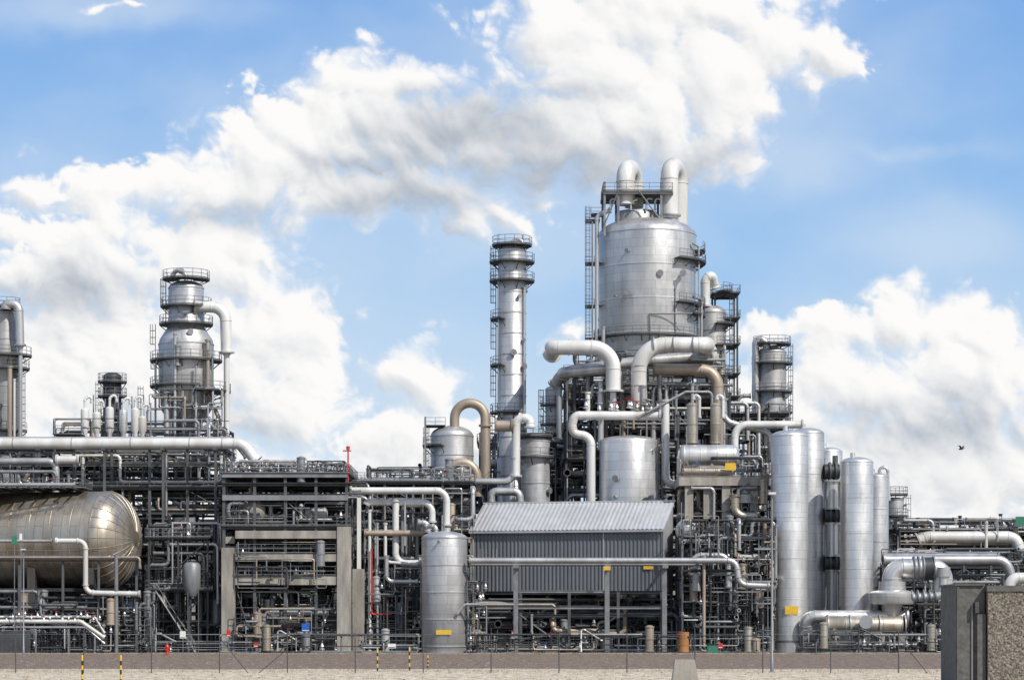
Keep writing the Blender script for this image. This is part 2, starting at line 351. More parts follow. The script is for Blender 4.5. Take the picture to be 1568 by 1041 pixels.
# storage drum
mb=MB('horizontal_storage_tank'); y=-6; r=74*K(y)
a=math.radians(14); head=P(166,826,y); d=Vector((-math.cos(a),math.sin(a),0))
mb.hdrum(head+d*26,head,r,'alu_gold',64,.62,2.6)
q=(-d).to_track_quat('Z','Y').to_matrix().to_4x4(); M=Matrix.Translation(head)@q
for i in range(28):
    an=2*math.pi*i/28; pts=[]
    for j in range(0,9):
        b=math.pi/2*j/9; rr=(r+.02)*math.cos(b); zz=(r*.62+.02)*math.sin(b); pts.append(M@Vector((rr*math.cos(an),rr*math.sin(an),zz)))
    mb.sweep(pts,.045,'alu_warm',4)
for t in(1.5,9,17,24):
    c=head+d*t; 
    mb.box(c.x-.5,c.x+.5,c.y-r*.85,c.y+r*.85,c.z-r*1.02,c.z-r*.55,'steel_dark')
    for s_ in(-.8,.8): mb.box(c.x-.45,c.x+.45,c.y+s_*r-.45,c.y+s_*r+.45,0,c.z-r*.6,'concrete_dark')
mb.box(head.x-26,head.x+1.2,y-r*.5,y+r*.9+2,head.z-r-.45,head.z-r-.05,'steel_dark')
zt=head.z+r+.25
mb.box(head.x-24,head.x-2.5,y-2.5,y+3,zt,zt+.08,'galv_dark')
mb.rail((head.x-24,y-2.5,zt),(head.x-2.5,y-2.5,zt)); mb.rail((head.x-2.5,y-2.5,zt),(head.x-2.5,y+3,zt))
for i in range(16):
    xx=head.x-23+i*1.3; mb.beam((xx,y-5.6,zt-.05),(xx,y+3,zt-.05),.2,.16,'galv')
mb.pipe([(head.x-26,y-5.2,zt+.25),(head.x-3,y-5.2,zt+.25)],.22,'pipe_silver'); mb.pipe([(head.x-26,y-4.3,zt+.2),(head.x-4,y-4.3,zt+.2),(head.x-4,y-4.3,zt+1.4)],.15,'pipe_grey')
for i in range(7): mb.valve((head.x-20+i*2.7,y-1.5,zt+.5),1.3,'pipe_grey',rng.choice(('red','pipe_white','blue','pipe_grey')))
mb.done()
mb=MB('tank_piping'); y=-15
mb.pipe([P(-20,828,y),P(80,828,y)],.2,'alu_dull'); mb.pipe([P(85,828,y),P(131,828,y),P(131,907,y),P(215,909,y)],.30,'pipe_white',br=.9)
mb.pipe([P(-30,853,y),P(214,853,y),P(214,870,y)],.14,'pipe_tan'); mb.pipe([P(178,850,y),P(178,1004,y)],.24,'galv',flange=False)
for u in(28,95,150,178,208): mb.beam((PX(u,y),y+.6,0),(PX(u,y),y+.6,PZ(856,y)),.26,.26,'galv' if u in(178,) else 'steel_paint')
mb.box(PX(-30,y),PX(212,y),y+.3,y+2.2,PZ(857,y)-.1,PZ(857,y),'galv_dark'); mb.rail((PX(-30,y),y+.3,PZ(857,y)),(PX(212,y),y+.3,PZ(857,y)))
for v in(944,951,960): mb.pipe([P(-30,v,y-2),P(rng.uniform(120,165),v,y-2),P(160,v+25,y-2)],.24 if v==951 else .13,'pipe_white' if v!=960 else 'pipe_silver')
for i in range(16): mb.valve(P(10+i*9.5,940+rng.uniform(-2,10),y-2),1.,'pipe_silver',rng.choice(('pipe_grey','red','blue','pipe_grey')))
for u in(10,60,110,150): mb.beam((PX(u,y),y-2,0),(PX(u,y),y-2,PZ(962,y)),.2,.2,'galv')
clutter(mb,PX(-10,y),PX(160,y),y-2,y+1,.3,PZ(955,y),34,.05,.16)
clutter(mb,PX(-10,y),PX(230,y),y,y+4,.3,PZ(905,y),46,.05,.22)
mb.box(PX(18,y-3),PX(26,y-3),y-3.1,y-3,PZ(834,y),PZ(822,y),'green'); mb.box(PX(30,y-3),PX(34,y-3),y-3.1,y-3,PZ(828,y),PZ(818,y),'white')
mb.bar((PX(22,y-3),y-2.95,0),(PX(22,y-3),y-2.95,PZ(834,y)),.05,'galv'); mb.bar((PX(32,y-3),y-2.95,0),(PX(32,y-3),y-2.95,PZ(828,y)),.05,'galv')
mb.box(PX(0,y-3),PX(46,y-3),y-3,y-2.9,.0,PZ(966,y),'galv_dark')
mb.done()
mb=MB('access_stairway'); y=-3
frame(mb,PX(228,y),PX(318,y),y,y+4,[PZ(950,y),PZ(905,y),PZ(870,y),PZ(825,y)],3,2,'galv_dark',.22,deck=(1,3),rails=(1,3),brace=.2)
stairs(mb,PX(300,y),PX(240,y),y-1,0,PZ(905,y)); stairs(mb,PX(245,y),PX(300,y),y+1,PZ(905,y),PZ(870,y))
mb.lathe([(.01,PZ(915,y)),(.5,PZ(913,y)),(1.05,PZ(900,y)),(1.05,PZ(866,y)),(.8,PZ(862,y)),(.01,PZ(860,y))],'pipe_grey',20,c=(PX(297,y),y-2,0))
for an in(0,2.1,4.2): mb.bar((PX(297,y)+.8*math.cos(an),y-2+.8*math.sin(an),0),(PX(297,y)+.8*math.cos(an),y-2+.8*math.sin(an),PZ(890,y)),.08,'steel_paint')
clutter(mb,PX(225,y),PX(335,y),y,y+5,.3,PZ(800,y),60,.05,.25); mb.done()

# ------------------------------------------------------------------ concrete frame block
mb=MB('concrete_equipment_frame'); y=-6
def cb(u0,u1,v0,v1,y0,y1,mat='concrete'): mb.box(PX(u0,y),PX(u1,y),y0,y1,max(0,PZ(v1,y)) if v1<997 else 0,PZ(v0,y),mat)
for yy in(y,y+9,y+18):
    m='concrete'
    cb(339,359,838,999,yy,yy+1.3,m); cb(516,537,806,999,yy,yy+1.3,m)
    cb(359.3,515.7,848,859,yy+.15,yy+1.1,m); cb(359.3,515.7,882,895,yy+.15,yy+1.1,m); cb(360,515.7,812,824,yy+.15,yy+1.1,m)
    if yy>y: cb(375,390,860.3,999,yy+.1,yy+1.2,m); cb(425,440,860.3,999,yy+.1,yy+1.2,m); cb(475,490,860.3,999,yy+.1,yy+1.2,m)
for yy in(y+1.4,y+10.4):
    for u0,u1 in((341,357),(518,535)):
        for v in(820,855,890): cb(u0,u1,v,v+11,yy,yy+7.5,'concrete')
cb(360,515,846.5,848,y+1.4,y+17,'concrete_dark'); cb(360,515,880.5,882,y+1.4,y+17,'concrete_dark'); cb(360,515,810,812,y+1.4,y+17,'concrete_dark')
cb(538,556,870,999,y+2,y+3,'concrete'); cb(545,551,760,870,y+2,y+2.6,'pipe_white')
for v in(847,881): mb.rail(P(362,v,y+.2),P(514,v,y+.2))
clutter(mb,PX(362,y),PX(514,y),y-1.5,y-.3,.2,PZ(930,y),22,.04,.14,PD); clutter(mb,PX(365,y),PX(512,y),y-.7,y-.1,PZ(900,y),PZ(830,y),10,.04,.1,PD,.7)
clutter(mb,PX(342,y),PX(535,y),y+1.5,y+16,.3,PZ(905,y),90,.06,.35); clutter(mb,PX(362,y),PX(515,y),y+1.5,y+14,PZ(886,y),PZ(864,y),30,.06,.25,PD)
clutter(mb,PX(362,y),PX(515,y),y+1.5,y+14,PZ(846,y),PZ(828,y),36,.06,.25)
for u in(380,410,455,490): mb.hdrum((PX(u,y),y+4,2.2),(PX(u,y)+1.6,y+4,2.2),.7,rng.choice(('pipe_grey','pipe_silver','alu_dull')),16,.4,0); mb.box(PX(u,y),PX(u,y)+1.6,y+3.6,y+4.4,0,1.7,'concrete')
mb.done()
mb=MB('steel_equipment_deck'); y=-5
frame(mb,PX(343,y),PX(531,y),y,y+14,[PZ(838,y),PZ(808,y),PZ(764,y),PZ(742,y),PZ(728,y)],5,3,'steel_paint',.34,deck=(1,3,4),rails=(1,4),brace=.15)
mb.box(PX(341,y),PX(533,y),y-.4,y-.15,PZ(766,y),PZ(758,y),'pipe_grey'); mb.box(PX(341,y),PX(533,y),y-.45,y-.2,PZ(731,y),PZ(724,y),'pipe_grey')
hpipes(mb,PX(345,y),PX(560,y),y,y+13,PZ(764,y)+.2,9,.1,.35,drop=(1,3)); hpipes(mb,PX(345,y),PX(560,y),y,y+13,PZ(742,y)+.2,8,.08,.25,drop=(1,2))
clutter(mb,PX(345,y),PX(530,y),y,y+13,PZ(806,y),PZ(768,y),80,.06,.3); clutter(mb,PX(345,y),PX(530,y),y,y+13,PZ(726,y),PZ(706,y),60,.04,.16)
mb.hdrum(P(388,782,y+2),P(388,782,y+6),1.5,'alu_dull',24,.4,0); mb.hdrum(P(470,786,y+2),P(497,786,y+2),.8,'alu_dull',20,.5,1)
for i in range(26): mb.valve(P(350+i*7.2,716+rng.uniform(-5,5),y+rng.uniform(0,8)),1.4,'pipe_grey',rng.choice(('red','green','pipe_white','blue','yellow','pipe_grey')))
mb.bar(P(533,740,y),P(533,686,y),.1,'red',5); mb.bar(P(525,690,y),P(538,690,y),.08,'red',5); mb.sweep([P(533,688,y),P(533,683,y)],.22,'red',8)
mb.done()
# ------------------------------------------------------------------ block 540-730
mb=MB('process_piping_module'); y=3
frame(mb,PX(545,y),PX(722,y),y,y+13,[PZ(950,y),PZ(905,y),PZ(860,y),PZ(815,y),PZ(770,y),PZ(740,y)],5,3,'steel_paint',.3,deck=(1,3,5),rails=(3,5),brace=.3)
for v in(950,905,860,815,770,740): hpipes(mb,PX(545,y),PX(722,y),y,y+12,PZ(v,y)+.2,6,.08,.3,drop=(1,3))
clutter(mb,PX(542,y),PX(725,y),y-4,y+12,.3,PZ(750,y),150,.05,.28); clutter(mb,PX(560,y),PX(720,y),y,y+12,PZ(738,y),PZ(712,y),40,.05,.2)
mb.done()
mb=MB('process_pipeline'); y=-3
mb.pipe([P(536,751,y),P(684,751,y),P(684,805,y)],.42,'pipe_white',br=1.3)
mb.pipe([P(560,772,y+1),P(562,769,y+1),P(662,769,y+1),P(662,800,y+1)],.42,'pipe_white',br=1.2)
mb.pipe([P(558,816,y),P(606,816,y),P(650,816,y)],.36,'pipe_tan')
mb.pipe([P(606,765,y+.8),P(606,862,y+.8),P(645,862,y+.8)],.42,'pipe_white',br=1.2); mb.pipe([P(590,800,y),P(590,860,y),P(640,864,y)],.2,'pipe_white')
mb.pipe([P(566,780,y),P(566,998,y)],.2,'pipe_white'); mb.pipe([P(569,840,y-.5),P(569,940,y-.5),P(600,940,y-.5)],.10,'red')
mb.pipe([P(592,850,y-1),P(592,890,y-1),P(640,890,y-1)],.25,'pipe_silver'); mb.pipe([P(578,800,y),P(578,998,y)],.14,'pipe_silver')
mb.pipe([P(640,800,y-1),P(655,800,y-1),P(655,815,y-1)],.35,'pipe_silver'); mb.pipe([P(620,770,y),P(620,835,y)],.12,'pipe_silver')
clutter(mb,PX(560,y),PX(645,y),y-1,y+3,.2,PZ(870,y),40,.05,.2)
mb.done()
y=-7; mb,x,pr,zt=tower('vertical_pressure_vessel',680.5,y,[(69,0),(69,990),(70,989),(70,824)],'alu',[],[],done=False,dome=.32,bands=3.2)
mb.pipe([(x-1,y,zt-.3),(x-1,y,zt+.6),(x-2.2,y+1,zt+.6)],.25,'alu'); mb.sweep([Vector((x+.3,y,zt-.4)),Vector((x+.3,y,zt+.4))],.45,'alu',16)
mb.ladder(x+2.85,y-.6,0,PZ(870,y),face=-20); mb.box(x-.9,x+.9,y-2.86,y-2.83,PZ(971,y),PZ(964,y),'yellow')
mb.pipe([P(700,940,y-2.7),P(712,925,y-2.7),P(735,925,y-2.7)],.16,'pipe_silver')
for i in range(8): mb.valve(P(rng.uniform(710,745),rng.uniform(895,950),y-1),1.2,'pipe_silver')
clutter(mb,PX(712,y),PX(745,y),y-2,y+2,.2,PZ(890,y),16,.05,.15)
mb.done()
# ------------------------------------------------------------------ centre left
y=20; mb,x,pr,zt=tower('process_drum',692,y,[(66,0),(66,668)],'alu',[(683,12,100,250)],[(0,655,200,.4)],done=False)
mb.box(PX(651,y),PX(682,y),y-2,y+2,PZ(652,y)-.1,PZ(652,y),'galv_dark'); mb.rail(P(651,652,y-2),P(682,652,y-2)); mb.rail(P(651,652,y-2),P(651,652,y+2)); mb.beam((PX(652,y),y-2,0),(PX(652,y),y-2,PZ(640,y)),.25,.25,'galv')
k=K(y)
def arch(mb,ul,ur,vt,vbl,vbr,y,r,mat):
    R=abs(ur-ul)/2*K(y); cx=PX((ul+ur)/2,y); cz=PZ(vt,y)-R; pts=[Vector((cx-R,y,PZ(vbl,y)))]+[Vector((cx-R*math.cos(math.pi*i/14),y,cz+R*math.sin(math.pi*i/14))) for i in range(15)]+[Vector((cx+R,y,PZ(vbr,y)))]
    mb.sweep(pts,r,mat,20)
arch(mb,696,743,617,655,735,y-1,.62,'pipe_tan'); mb.sweep([P(743,650,y-1),P(743,653,y-1)],.85,'pipe_tan',20)
arch(mb,683,731,708,745,760,y-8,.58,'pipe_tan'); mb.done()
y=25; mb,x,pr,zt=tower('distillation_column',784,y,[(46,0),(46,640),(43,638),(43,385)],'alu',
 [(376,9,0,360),(402,13,0,360),(431,13,0,360),(489,12,130,240),(560,12,130,240),(632,12,130,300)],[(489,376,175,.3),(560,489,190,.3),(632,560,175,.3),(0,632,190,.3)],done=False,n=36)
mb.pipe([P(803,440,y-1.4),P(803,640,y-1.4)],.17,'pipe_silver'); mb.pipe([P(784,378,y),P(784,368,y),P(800,366,y),P(803,400,y-.5)],.22,'pipe_silver')
mb.bar(P(800,378,y),P(800,360,y),.06,'galv'); mb.bar(P(764,378,y),P(764,358,y),.05,'galv')
mb.pipe([P(763,430,y-2),P(763,700,y-2)],.1,'galv')
mb.done()
y=14; mb,x,pr,zt=tower('process_drum',820,y,[(44,0),(44,676)],'alu_dull',[(700,9,150,390),(668,5,0,360)],[(0,668,180,.4)],done=False)
mb.pipe([P(790,730,y-3),P(790,640,y-3),P(812,640,y-3),P(812,655,y-3)],.55,'pipe_white',br=1.2)
mb.pipe([P(758,652,y-3),P(786,652,y-3)],.7,'pipe_tan'); mb.pipe([P(788,700,y-3),P(788,737,y-3),P(640,737,y-3)],.42,'pipe_silver',br=1.4)
mb.pipe([P(752,770,y-4),P(752,752,y-4),P(795,752,y-4),P(797,770,y-4)],.5,'pipe_silver',br=1.5)
mb.done()
tower('process_drum',848,45,[(26,0),(26,597)],'alu_dull',[(620,8,100,400),(650,8,100,400)],[(0,597,190,.3)],)
y=30; mb=MB('process_structure'); frame(mb,PX(735,y),PX(905,y),y,y+10,[PZ(900,y),PZ(840,y),PZ(790,y),PZ(750,y),PZ(715,y),PZ(680,y)],5,2,'steel_paint',.32,deck=(3,5),rails=(3,5),brace=.4)
clutter(mb,PX(735,y),PX(905,y),y-3,y+9,PZ(900,y),PZ(665,y),110,.07,.4); mb.done()
# ------------------------------------------------------------------ main column
y=40; mb,x,pr,zt=tower('main_fractionator_column',991,y,[(112,0),(112,610),(150,566),(150,362)],'alu',
 [(404,15,-60,20),(386,14,-20,60),(470,14,-60,20),(485,14,-40,60),(520,10,150,390)],[],dome=.36,bands=4.2,n=72,done=False,bandmat='alu_bright')
mb.lathe([(3.0,zt-1.6),(3.0,zt+.4),(2.7,zt+.9),(.01,zt+1.3)],'alu_dull',32,c=(PX(975,y),y,0))
zd=PZ(300,y); x0,x1=PX(922,y),PX(1027,y)
mb.box(x0,x1,y-4,y+4,zd-.12,zd,'galv_dark')
for a_,b_ in (((x0,y-4),(x1,y-4)),((x0,y+4),(x1,y+4)),((x0,y-4),(x0,y+4)),((x1,y-4),(x1,y+4))): mb.rail((*a_,zd),(*b_,zd)); mb.beam((*a_,zd-.3),(*b_,zd-.3),.25,.3,'galv')
for xx in(x0+.2,PX(945,y),PX(1010,y)):
    for yy in(y-3.8,y+3.8): mb.beam((xx,yy,zt-3),(xx,yy,zd+1.3),.3,.3,'galv')
mb.bar((x0,y-4.1,zt-2),(PX(945,y),y-4.1,zd),.1,'galv',4); mb.bar((PX(1010,y),y-4.1,zt-1),(PX(975,y),y-4.1,zd),.1,'galv',4)
for u in(935,966,990,1003): mb.pipe([P(u,322,y-3),P(u,rng.uniform(302,310),y-3),P(u+9,305,y-3)],.14,'pipe_silver')
mb.box(PX(905,y),PX(925,y),y-2,y+1,PZ(330,y)-.1,PZ(330,y),'galv_dark'); mb.rail(P(905,330,y-2),P(925,330,y-2)); mb.rail(P(905,330,y-2),P(905,330,y+1))
def candy(ux,yy0,yy1,ux2,vt,vb0,vb1,r,mat):
    a=P(ux,vb0,yy0); b=P(ux2,vb1,yy1); ax=Vector((a.x,a.y,0)); bx=Vector((b.x,b.y,0)); R=(bx-ax).length/2; dd=(bx-ax).normalized(); c=(ax+bx)/2; top=PZ(vt,y)-R-r
    pts=[a]+[Vector((c.x,c.y,top))-dd*R*math.cos(math.pi*i/14)+Vector((0,0,R*math.sin(math.pi*i/14))) for i in range(15)]+[b]
    mb.sweep(pts,r,mat,28)
    for q in (pts[1],pts[-2]): mb.sweep([q-Vector((0,0,.08)),q+Vector((0,0,.08))],r*1.05,mat,28)
candy(958,y-2.2,y+1.6,971,246,314,318,1.3,'pipe_white'); candy(1025,y-2.0,y+1.6,1040,243,335,352,1.22,'pipe_white')
mb.lathe([(1.0,zt-1.4),(1.0,zt-.2),(1.5,zt+.0),(1.5,zt+.2),(1.0,zt+.3)],'alu_dull',24,c=(PX(1025,y),y-2.0,0))
mb.ladder(PX(900,y),y-2,PZ(560,y),PZ(320,y),face=-110); mb.pipe([P(914,560,y-3),P(914,330,y-3),P(935,322,y-3)],.3,'pipe_silver')
mb.pipe([P(907,560,y-3),P(907,340,y-3)],.12,'galv')
mb.pipe([P(1060,372,y-4),P(1070,378,y-3),P(1070,560,y-3)],.14,'pipe_silver'); mb.pipe([P(1062,455,y-5),P(1074,458,y-3),P(1074,560,y-3)],.2,'pipe_silver'); mb.pipe([P(924,500,y-6),P(924,560,y-6)],.25,'pipe_silver')
for v in(340,405,470,520): mb.box(PX(896,y),PX(918,y),y-2.5,y+1,PZ(v,y)-.1,PZ(v,y),'galv_dark'); mb.rail(P(896,v,y-2.5),P(910,v,y-2.5)); mb.rail(P(896,v,y-2.5),P(896,v,y+1))
mb.pipe([P(1035,440,y-6),P(1035,545,y-6)],.12,'pipe_silver'); mb.pipe([P(995,480,y-7),P(1060,480,y-7)],.1,'galv'); mb.pipe([P(995,480,y-7),P(995,540,y-7)],.1,'galv')
for u,v in((1010,420),(960,450),(1045,420)): 
    q=P(u,v,y-5.6); mb.sweep([q,q+Vector((0,-1.2,0))],.3,'alu',14); mb.sweep([q+Vector((0,-1.2,0)),q+Vector((0,-1.35,0))],.45,'galv',14)
mb.done()
y=12.5; tower('process_drum',963,y,[(88,0),(88,772),(92,771),(90,676)],'alu_bright',[],[(0,672,-25,.3)],dome=.2,bands=3.4)
mb=MB('reactor_steel_structure'); ylo=18
lv=[900,850,800,750,705,660,615,575]
frame(mb,PX(868,ylo),PX(1112,ylo),ylo,ylo+12,[PZ(v,ylo) for v in lv],5,2,'steel_paint',.36,deck=(2,4,5,6),rails=(4,5,6,7),brace=.35)
clutter(mb,PX(868,ylo),PX(1120,ylo),ylo-2,ylo+11,PZ(900,ylo),PZ(590,ylo),230,.07,.4)
clutter(mb,PX(880,ylo),PX(1110,ylo),ylo,ylo+9,PZ(600,ylo),PZ(530,ylo),50,.06,.3,PD)
stairs(mb,PX(1060,ylo),PX(1010,ylo),ylo-1.5,PZ(660,ylo),PZ(615,ylo)); stairs(mb,PX(880,ylo),PX(915,ylo),ylo-1.5,PZ(660,ylo),PZ(615,ylo))
mb.done()
mb=MB('overhead_pipe_loops'); y=13
mb.pipe([P(846,540,y+9),P(846,532,y+1),P(846,532,y-.5),P(939,532,y-.5),P(939,600,y-.5)],.95,'pipe_white',br=3.2,seg=10)
mb.pipe([P(865,575,y+8),P(862,570,y+2),P(945,562,y+2),P(945,600,y+2)],.8,'pipe_silver',br=2.2)
mb.pipe([P(1082,540,y+10),P(1082,528,y+2),P(1082,528,y),P(978,528,y),P(978,640,y)],1.0,'pipe_white',br=3.4,seg=10)
mb.pipe([P(850,590,y+6),P(860,572,y+5),P(930,560,y+5),P(1000,552,y+5),P(1090,545,y+6)],.75,'alu_dull',br=3)
mb.pipe([P(1000,566,y+3),P(1099,566,y+3),P(1099,640,y+3),P(1099,690,y+3)],.75,'pipe_tan',br=2.2,seg=8)
mb.pipe([P(920,600,y+1),P(920,636,y+1)],.45,'pipe_silver'); mb.pipe([P(939,598,y-.5),P(939,640,y-.5)],.45,'pipe_silver'); mb.pipe([P(900,600,y),P(900,636,y)],.3,'pipe_white')
mb.pipe([P(1012,636,y-2),P(880,636,y-2),P(876,650,y-2),P(878,664,y-2),P(905,668,y-2),P(905,780,y-2)],.55,'pipe_white',br=1.5,seg=8)
mb.pipe([P(985,590,y-1),P(985,636,y-1),P(1001,636,y-1)],.35,'pipe_silver')
mb.pipe([P(1019,612,y-2),P(1019,740,y-2),P(1045,742,y-2)],.5,'pipe_white',br=1.3); mb.pipe([P(1019,650,y),P(1019,705,y)],.3,'pipe_tan')
mb.pipe([P(1125,690,y-4),P(1125,650,y-4),P(1230,650,y-4)],.48,'pipe_white',br=1.8); mb.pipe([P(1108,610,y-3),P(1108,645,y-3),P(1180,662,y-3),P(1183,700,y-3)],.4,'pipe_silver',br=1.5)
mb.pipe([P(975,640,y-3),P(990,632,y-3),P(1050,600,y-2),P(1090,600,y-1),P(1090,640,y-1)],.18,'pipe_grey')
for u,v in((870,532),(900,532),(1000,528),(1030,528),(1060,528)): mb.sweep([P(u,v,y-.25),P(u+1.5,v,y-.25)],1.04,'pipe_silver',28)
for u,v in((978,560),(978,590)): mb.sweep([P(u,v,y),P(u,v+1.5,y)],1.06,'pipe_silver',28)
for i in range(14): mb.valve(P(rng.uniform(885,1010),625+rng.uniform(-6,4),y-2),1.6,'pipe_silver',rng.choice(('pipe_grey','pipe_white','red')))
mb.sweep([P(940,548,y+1),P(944,549,y+.2)],.75,'pipe_dark',20)
for u in(856,880,900,920,970,990,1010,1035,1060):
    mb.pipe([P(u,rng.uniform(560,600),y+3),P(u,rng.uniform(620,700),y+3)],rng.uniform(.12,.45),rng.choice(PM))
mb.done()
y=55; mb,x,pr,zt=tower('absorber_column',1089,y,[(46,0),(46,480)],'alu_dull',[(447,10,-60,60),(497,12,-80,70),(530,12,-80,70),(575,12,-80,60)],[(0,447,0,.5)],done=False,dome=.55)
mb.pipe([P(1080,470,y-1),P(1080,428,y-1),P(1090,420,y-1),P(1094,440,y)],.7,'pipe_white',br=1.1); 
frame(mb,PX(1094,y),PX(1128,y),y-1,y+4,[PZ(v,y) for v in(900,800,720,650,610,575,530,490,452)],2,2,'galv_dark',.26,deck=(4,5,6,7,8),rails=(3,4,5,6,7,8),brace=.4,); mb.done()
y=70; mb,x,pr,zt=tower('distillation_column',1182,y,[(44,0),(44,540)],'alu_dull',[(527,7,0,360),(557,9,0,360),(600,9,0,360),(632,9,100,400)],[(0,527,-10,.3)],done=False,dome=.4)
mb.pipe([P(1157,640,y-1),P(1157,520,y-1),P(1172,520,y-1),P(1174,535,y-1)],.55,'pipe_silver',br=1.2)
mb.pipe([P(1130,640,y-1),P(1130,606,y-1),P(1150,606,y-1)],.3,'pipe_silver'); mb.done()
y=40; mb=MB('process_structure'); frame(mb,PX(1105,y),PX(1205,y),y,y+8,[PZ(v,y) for v in(900,820,760,700,655,635)],4,2,'steel_paint',.32,deck=(2,4,5),rails=(3,4,5),brace=.5)
clutter(mb,PX(1100,y),PX(1205,y),y-3,y+8,PZ(900,y),PZ(620,y),80,.06,.35); mb.done()
y=5; mb=MB('reflux_drum_platform')
zt=PZ(733,y); mb.box(PX(1036,y),PX(1172,y),y-4,y+5,PZ(746,y),zt,'concrete')
for u in(1052,1080,1108,1150):
    for yy in(y-3.2,y+3.6): mb.box(PX(u,y)-.5,PX(u,y)+.5,yy-.5,yy+.5,0,PZ(746,y)-.002,'concrete')
for v in(800,870):
    mb.box(PX(1050,y),PX(1152,y),y-3,y-2.5,PZ(v+8,y),PZ(v,y),'steel_paint')
mb.rail((PX(1036,y),y-3.9,zt),(PX(1172,y),y-3.9,zt)); mb.rail((PX(1172,y),y-3.9,zt),(PX(1172,y),y+4.9,zt))
mb.hdrum(P(1047,698,y-1),P(1123,698,y-1),17*K(y),'alu_bright',32,.55,2)
for u in(1062,1110): mb.box(PX(u,y)-.3,PX(u,y)+.3,y-2,y,zt,PZ(712,y),'steel_paint')
mb.hdrum(P(1048,722,y-3),P(1120,722,y-3),.55,'alu_warm',20,.5,2)
for u,w in((1062,17),(1098,16)):
    mb.vessel(PX(u,y),y+2,[(.4,PZ(690,y)),(.4,PZ(680,y)),(w/2*K(y),PZ(676,y)),(w/2*K(y),PZ(618,y))],'alu_warm',24,.5,2)
    mb.pipe([P(u,612,y+2),P(u,606,y+2),P(u+9,606,y+2),P(u+9,640,y+2)],.2,'pipe_white')
clutter(mb,PX(1040,y),PX(1165,y),y-3,y+4,PZ(732,y),PZ(700,y),34,.05,.25); clutter(mb,PX(1040,y),PX(1170,y),y-4,y+6,.3,PZ(750,y),130,.06,.32)
mb.lathe([(.01,PZ(772,y)),(1.3,PZ(772,y)),(1.3,PZ(760,y)),(.9,PZ(757,y)),(.9,PZ(752,y)),(.01,PZ(746,y))],'alu_dull',20,c=(PX(1135,y),y-3,0))
mb.pipe([P(1125,757,y-4.5),P(1125,790,y-4.5),P(1160,790,y-4.5)],.5,'alu_warm',br=1.2)
mb.box(PX(1106,y),PX(1122,y),y-4.1,y-4.05,PZ(723,y),PZ(712,y),'yellow')
mb.done()
# ------------------------------------------------------------------ shed
mb=MB('corrugated_equipment_shed'); an=math.radians(14); y0=2
o=P(722,905,y0); z0=o.z; ex=Vector((math.cos(an),-math.sin(an),0)); ey=Vector((math.sin(an),math.cos(an),0))
Mx=Matrix(((ex.x,ey.x,0,o.x),(ex.y,ey.y,0,o.y),(0,0,1,0),(0,0,0,1)))
Ln=24.0; Dp=6.6; ze=PZ(810,-1); zr=PZ(772,5)
def corr(mb,p0,du,dv,length,pitch,amp,nrm,mat):
    mi=mb.mi(mat); n=int(length/pitch); b=len(mb.v); us=[]
    for i in range(n+1):
        for f,h in((0,0),(.3,0),(.5,1),(.8,1)):
            t=(i+f)*pitch
            if t<=length: us.append((t,h))
    for t,h in us:
        q=p0+du*t+nrm*(amp*h); mb.v.append(Mx@q); mb.v.append(Mx@(q+dv))
    for i in range(len(us)-1): mb.face((b+2*i,b+2*i+2,b+2*i+3,b+2*i+1),mi)
V3=Vector
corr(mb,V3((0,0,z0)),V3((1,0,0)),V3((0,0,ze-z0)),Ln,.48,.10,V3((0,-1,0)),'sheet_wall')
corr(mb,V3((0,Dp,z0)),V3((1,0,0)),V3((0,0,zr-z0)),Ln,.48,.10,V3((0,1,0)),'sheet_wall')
mb.box(0.02,Ln-.02,.06,Dp-.06,z0,z0+.1,'steel_dark',Mx)
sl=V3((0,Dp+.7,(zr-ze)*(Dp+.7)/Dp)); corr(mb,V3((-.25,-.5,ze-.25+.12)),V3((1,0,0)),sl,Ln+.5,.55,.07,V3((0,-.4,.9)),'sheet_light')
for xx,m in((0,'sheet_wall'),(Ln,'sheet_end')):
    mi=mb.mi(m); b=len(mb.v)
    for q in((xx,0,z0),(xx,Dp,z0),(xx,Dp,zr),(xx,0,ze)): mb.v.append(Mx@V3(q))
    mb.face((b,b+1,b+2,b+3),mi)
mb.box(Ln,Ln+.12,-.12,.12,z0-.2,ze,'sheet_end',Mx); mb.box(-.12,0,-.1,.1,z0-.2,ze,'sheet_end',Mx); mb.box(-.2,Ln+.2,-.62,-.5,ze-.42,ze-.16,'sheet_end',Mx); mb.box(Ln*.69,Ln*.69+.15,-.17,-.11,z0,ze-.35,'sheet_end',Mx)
mb.box(-.3,Ln+.3,Dp+.1,Dp+.34,zr+.25,zr+.42,'sheet_light',Mx)
for xx in(.2,6.2,12.3,18.4,Ln-.2):
    for yy in(.2,Dp-.2): mb.beam(Mx@V3((xx,yy,0)),Mx@V3((xx,yy,z0)),.36,.36,'steel_paint')
for zz in(z0-.2,z0-3.): 
    for yy in(.2,Dp-.2): mb.beam(Mx@V3((0,yy,zz)),Mx@V3((Ln,yy,zz)),.28,.34,'steel_paint')
mb.bar(Mx@V3((6.2,.1,z0-3)),Mx@V3((12.3,.1,.2)),.12,'steel_paint',4); mb.bar(Mx@V3((18.4,.1,z0-3)),Mx@V3((12.3,.1,.2)),.12,'steel_paint',4)
mb.box(Ln-2.4,Ln-1.2,-.24,-.2,z0+2.6,z0+3.3,'yellow',Mx)
mb.done()
mb=MB('process_piping_module'); y=4
clutter(mb,PX(725,y),PX(1035,y),y-4,y+14,.2,PZ(918,y),190,.06,.38,PD); 
frame(mb,PX(728,y),PX(1040,y),y+8,y+18,[PZ(950,y),PZ(912,y)],7,2,'steel_dark',.3,deck=(1,),brace=.3)
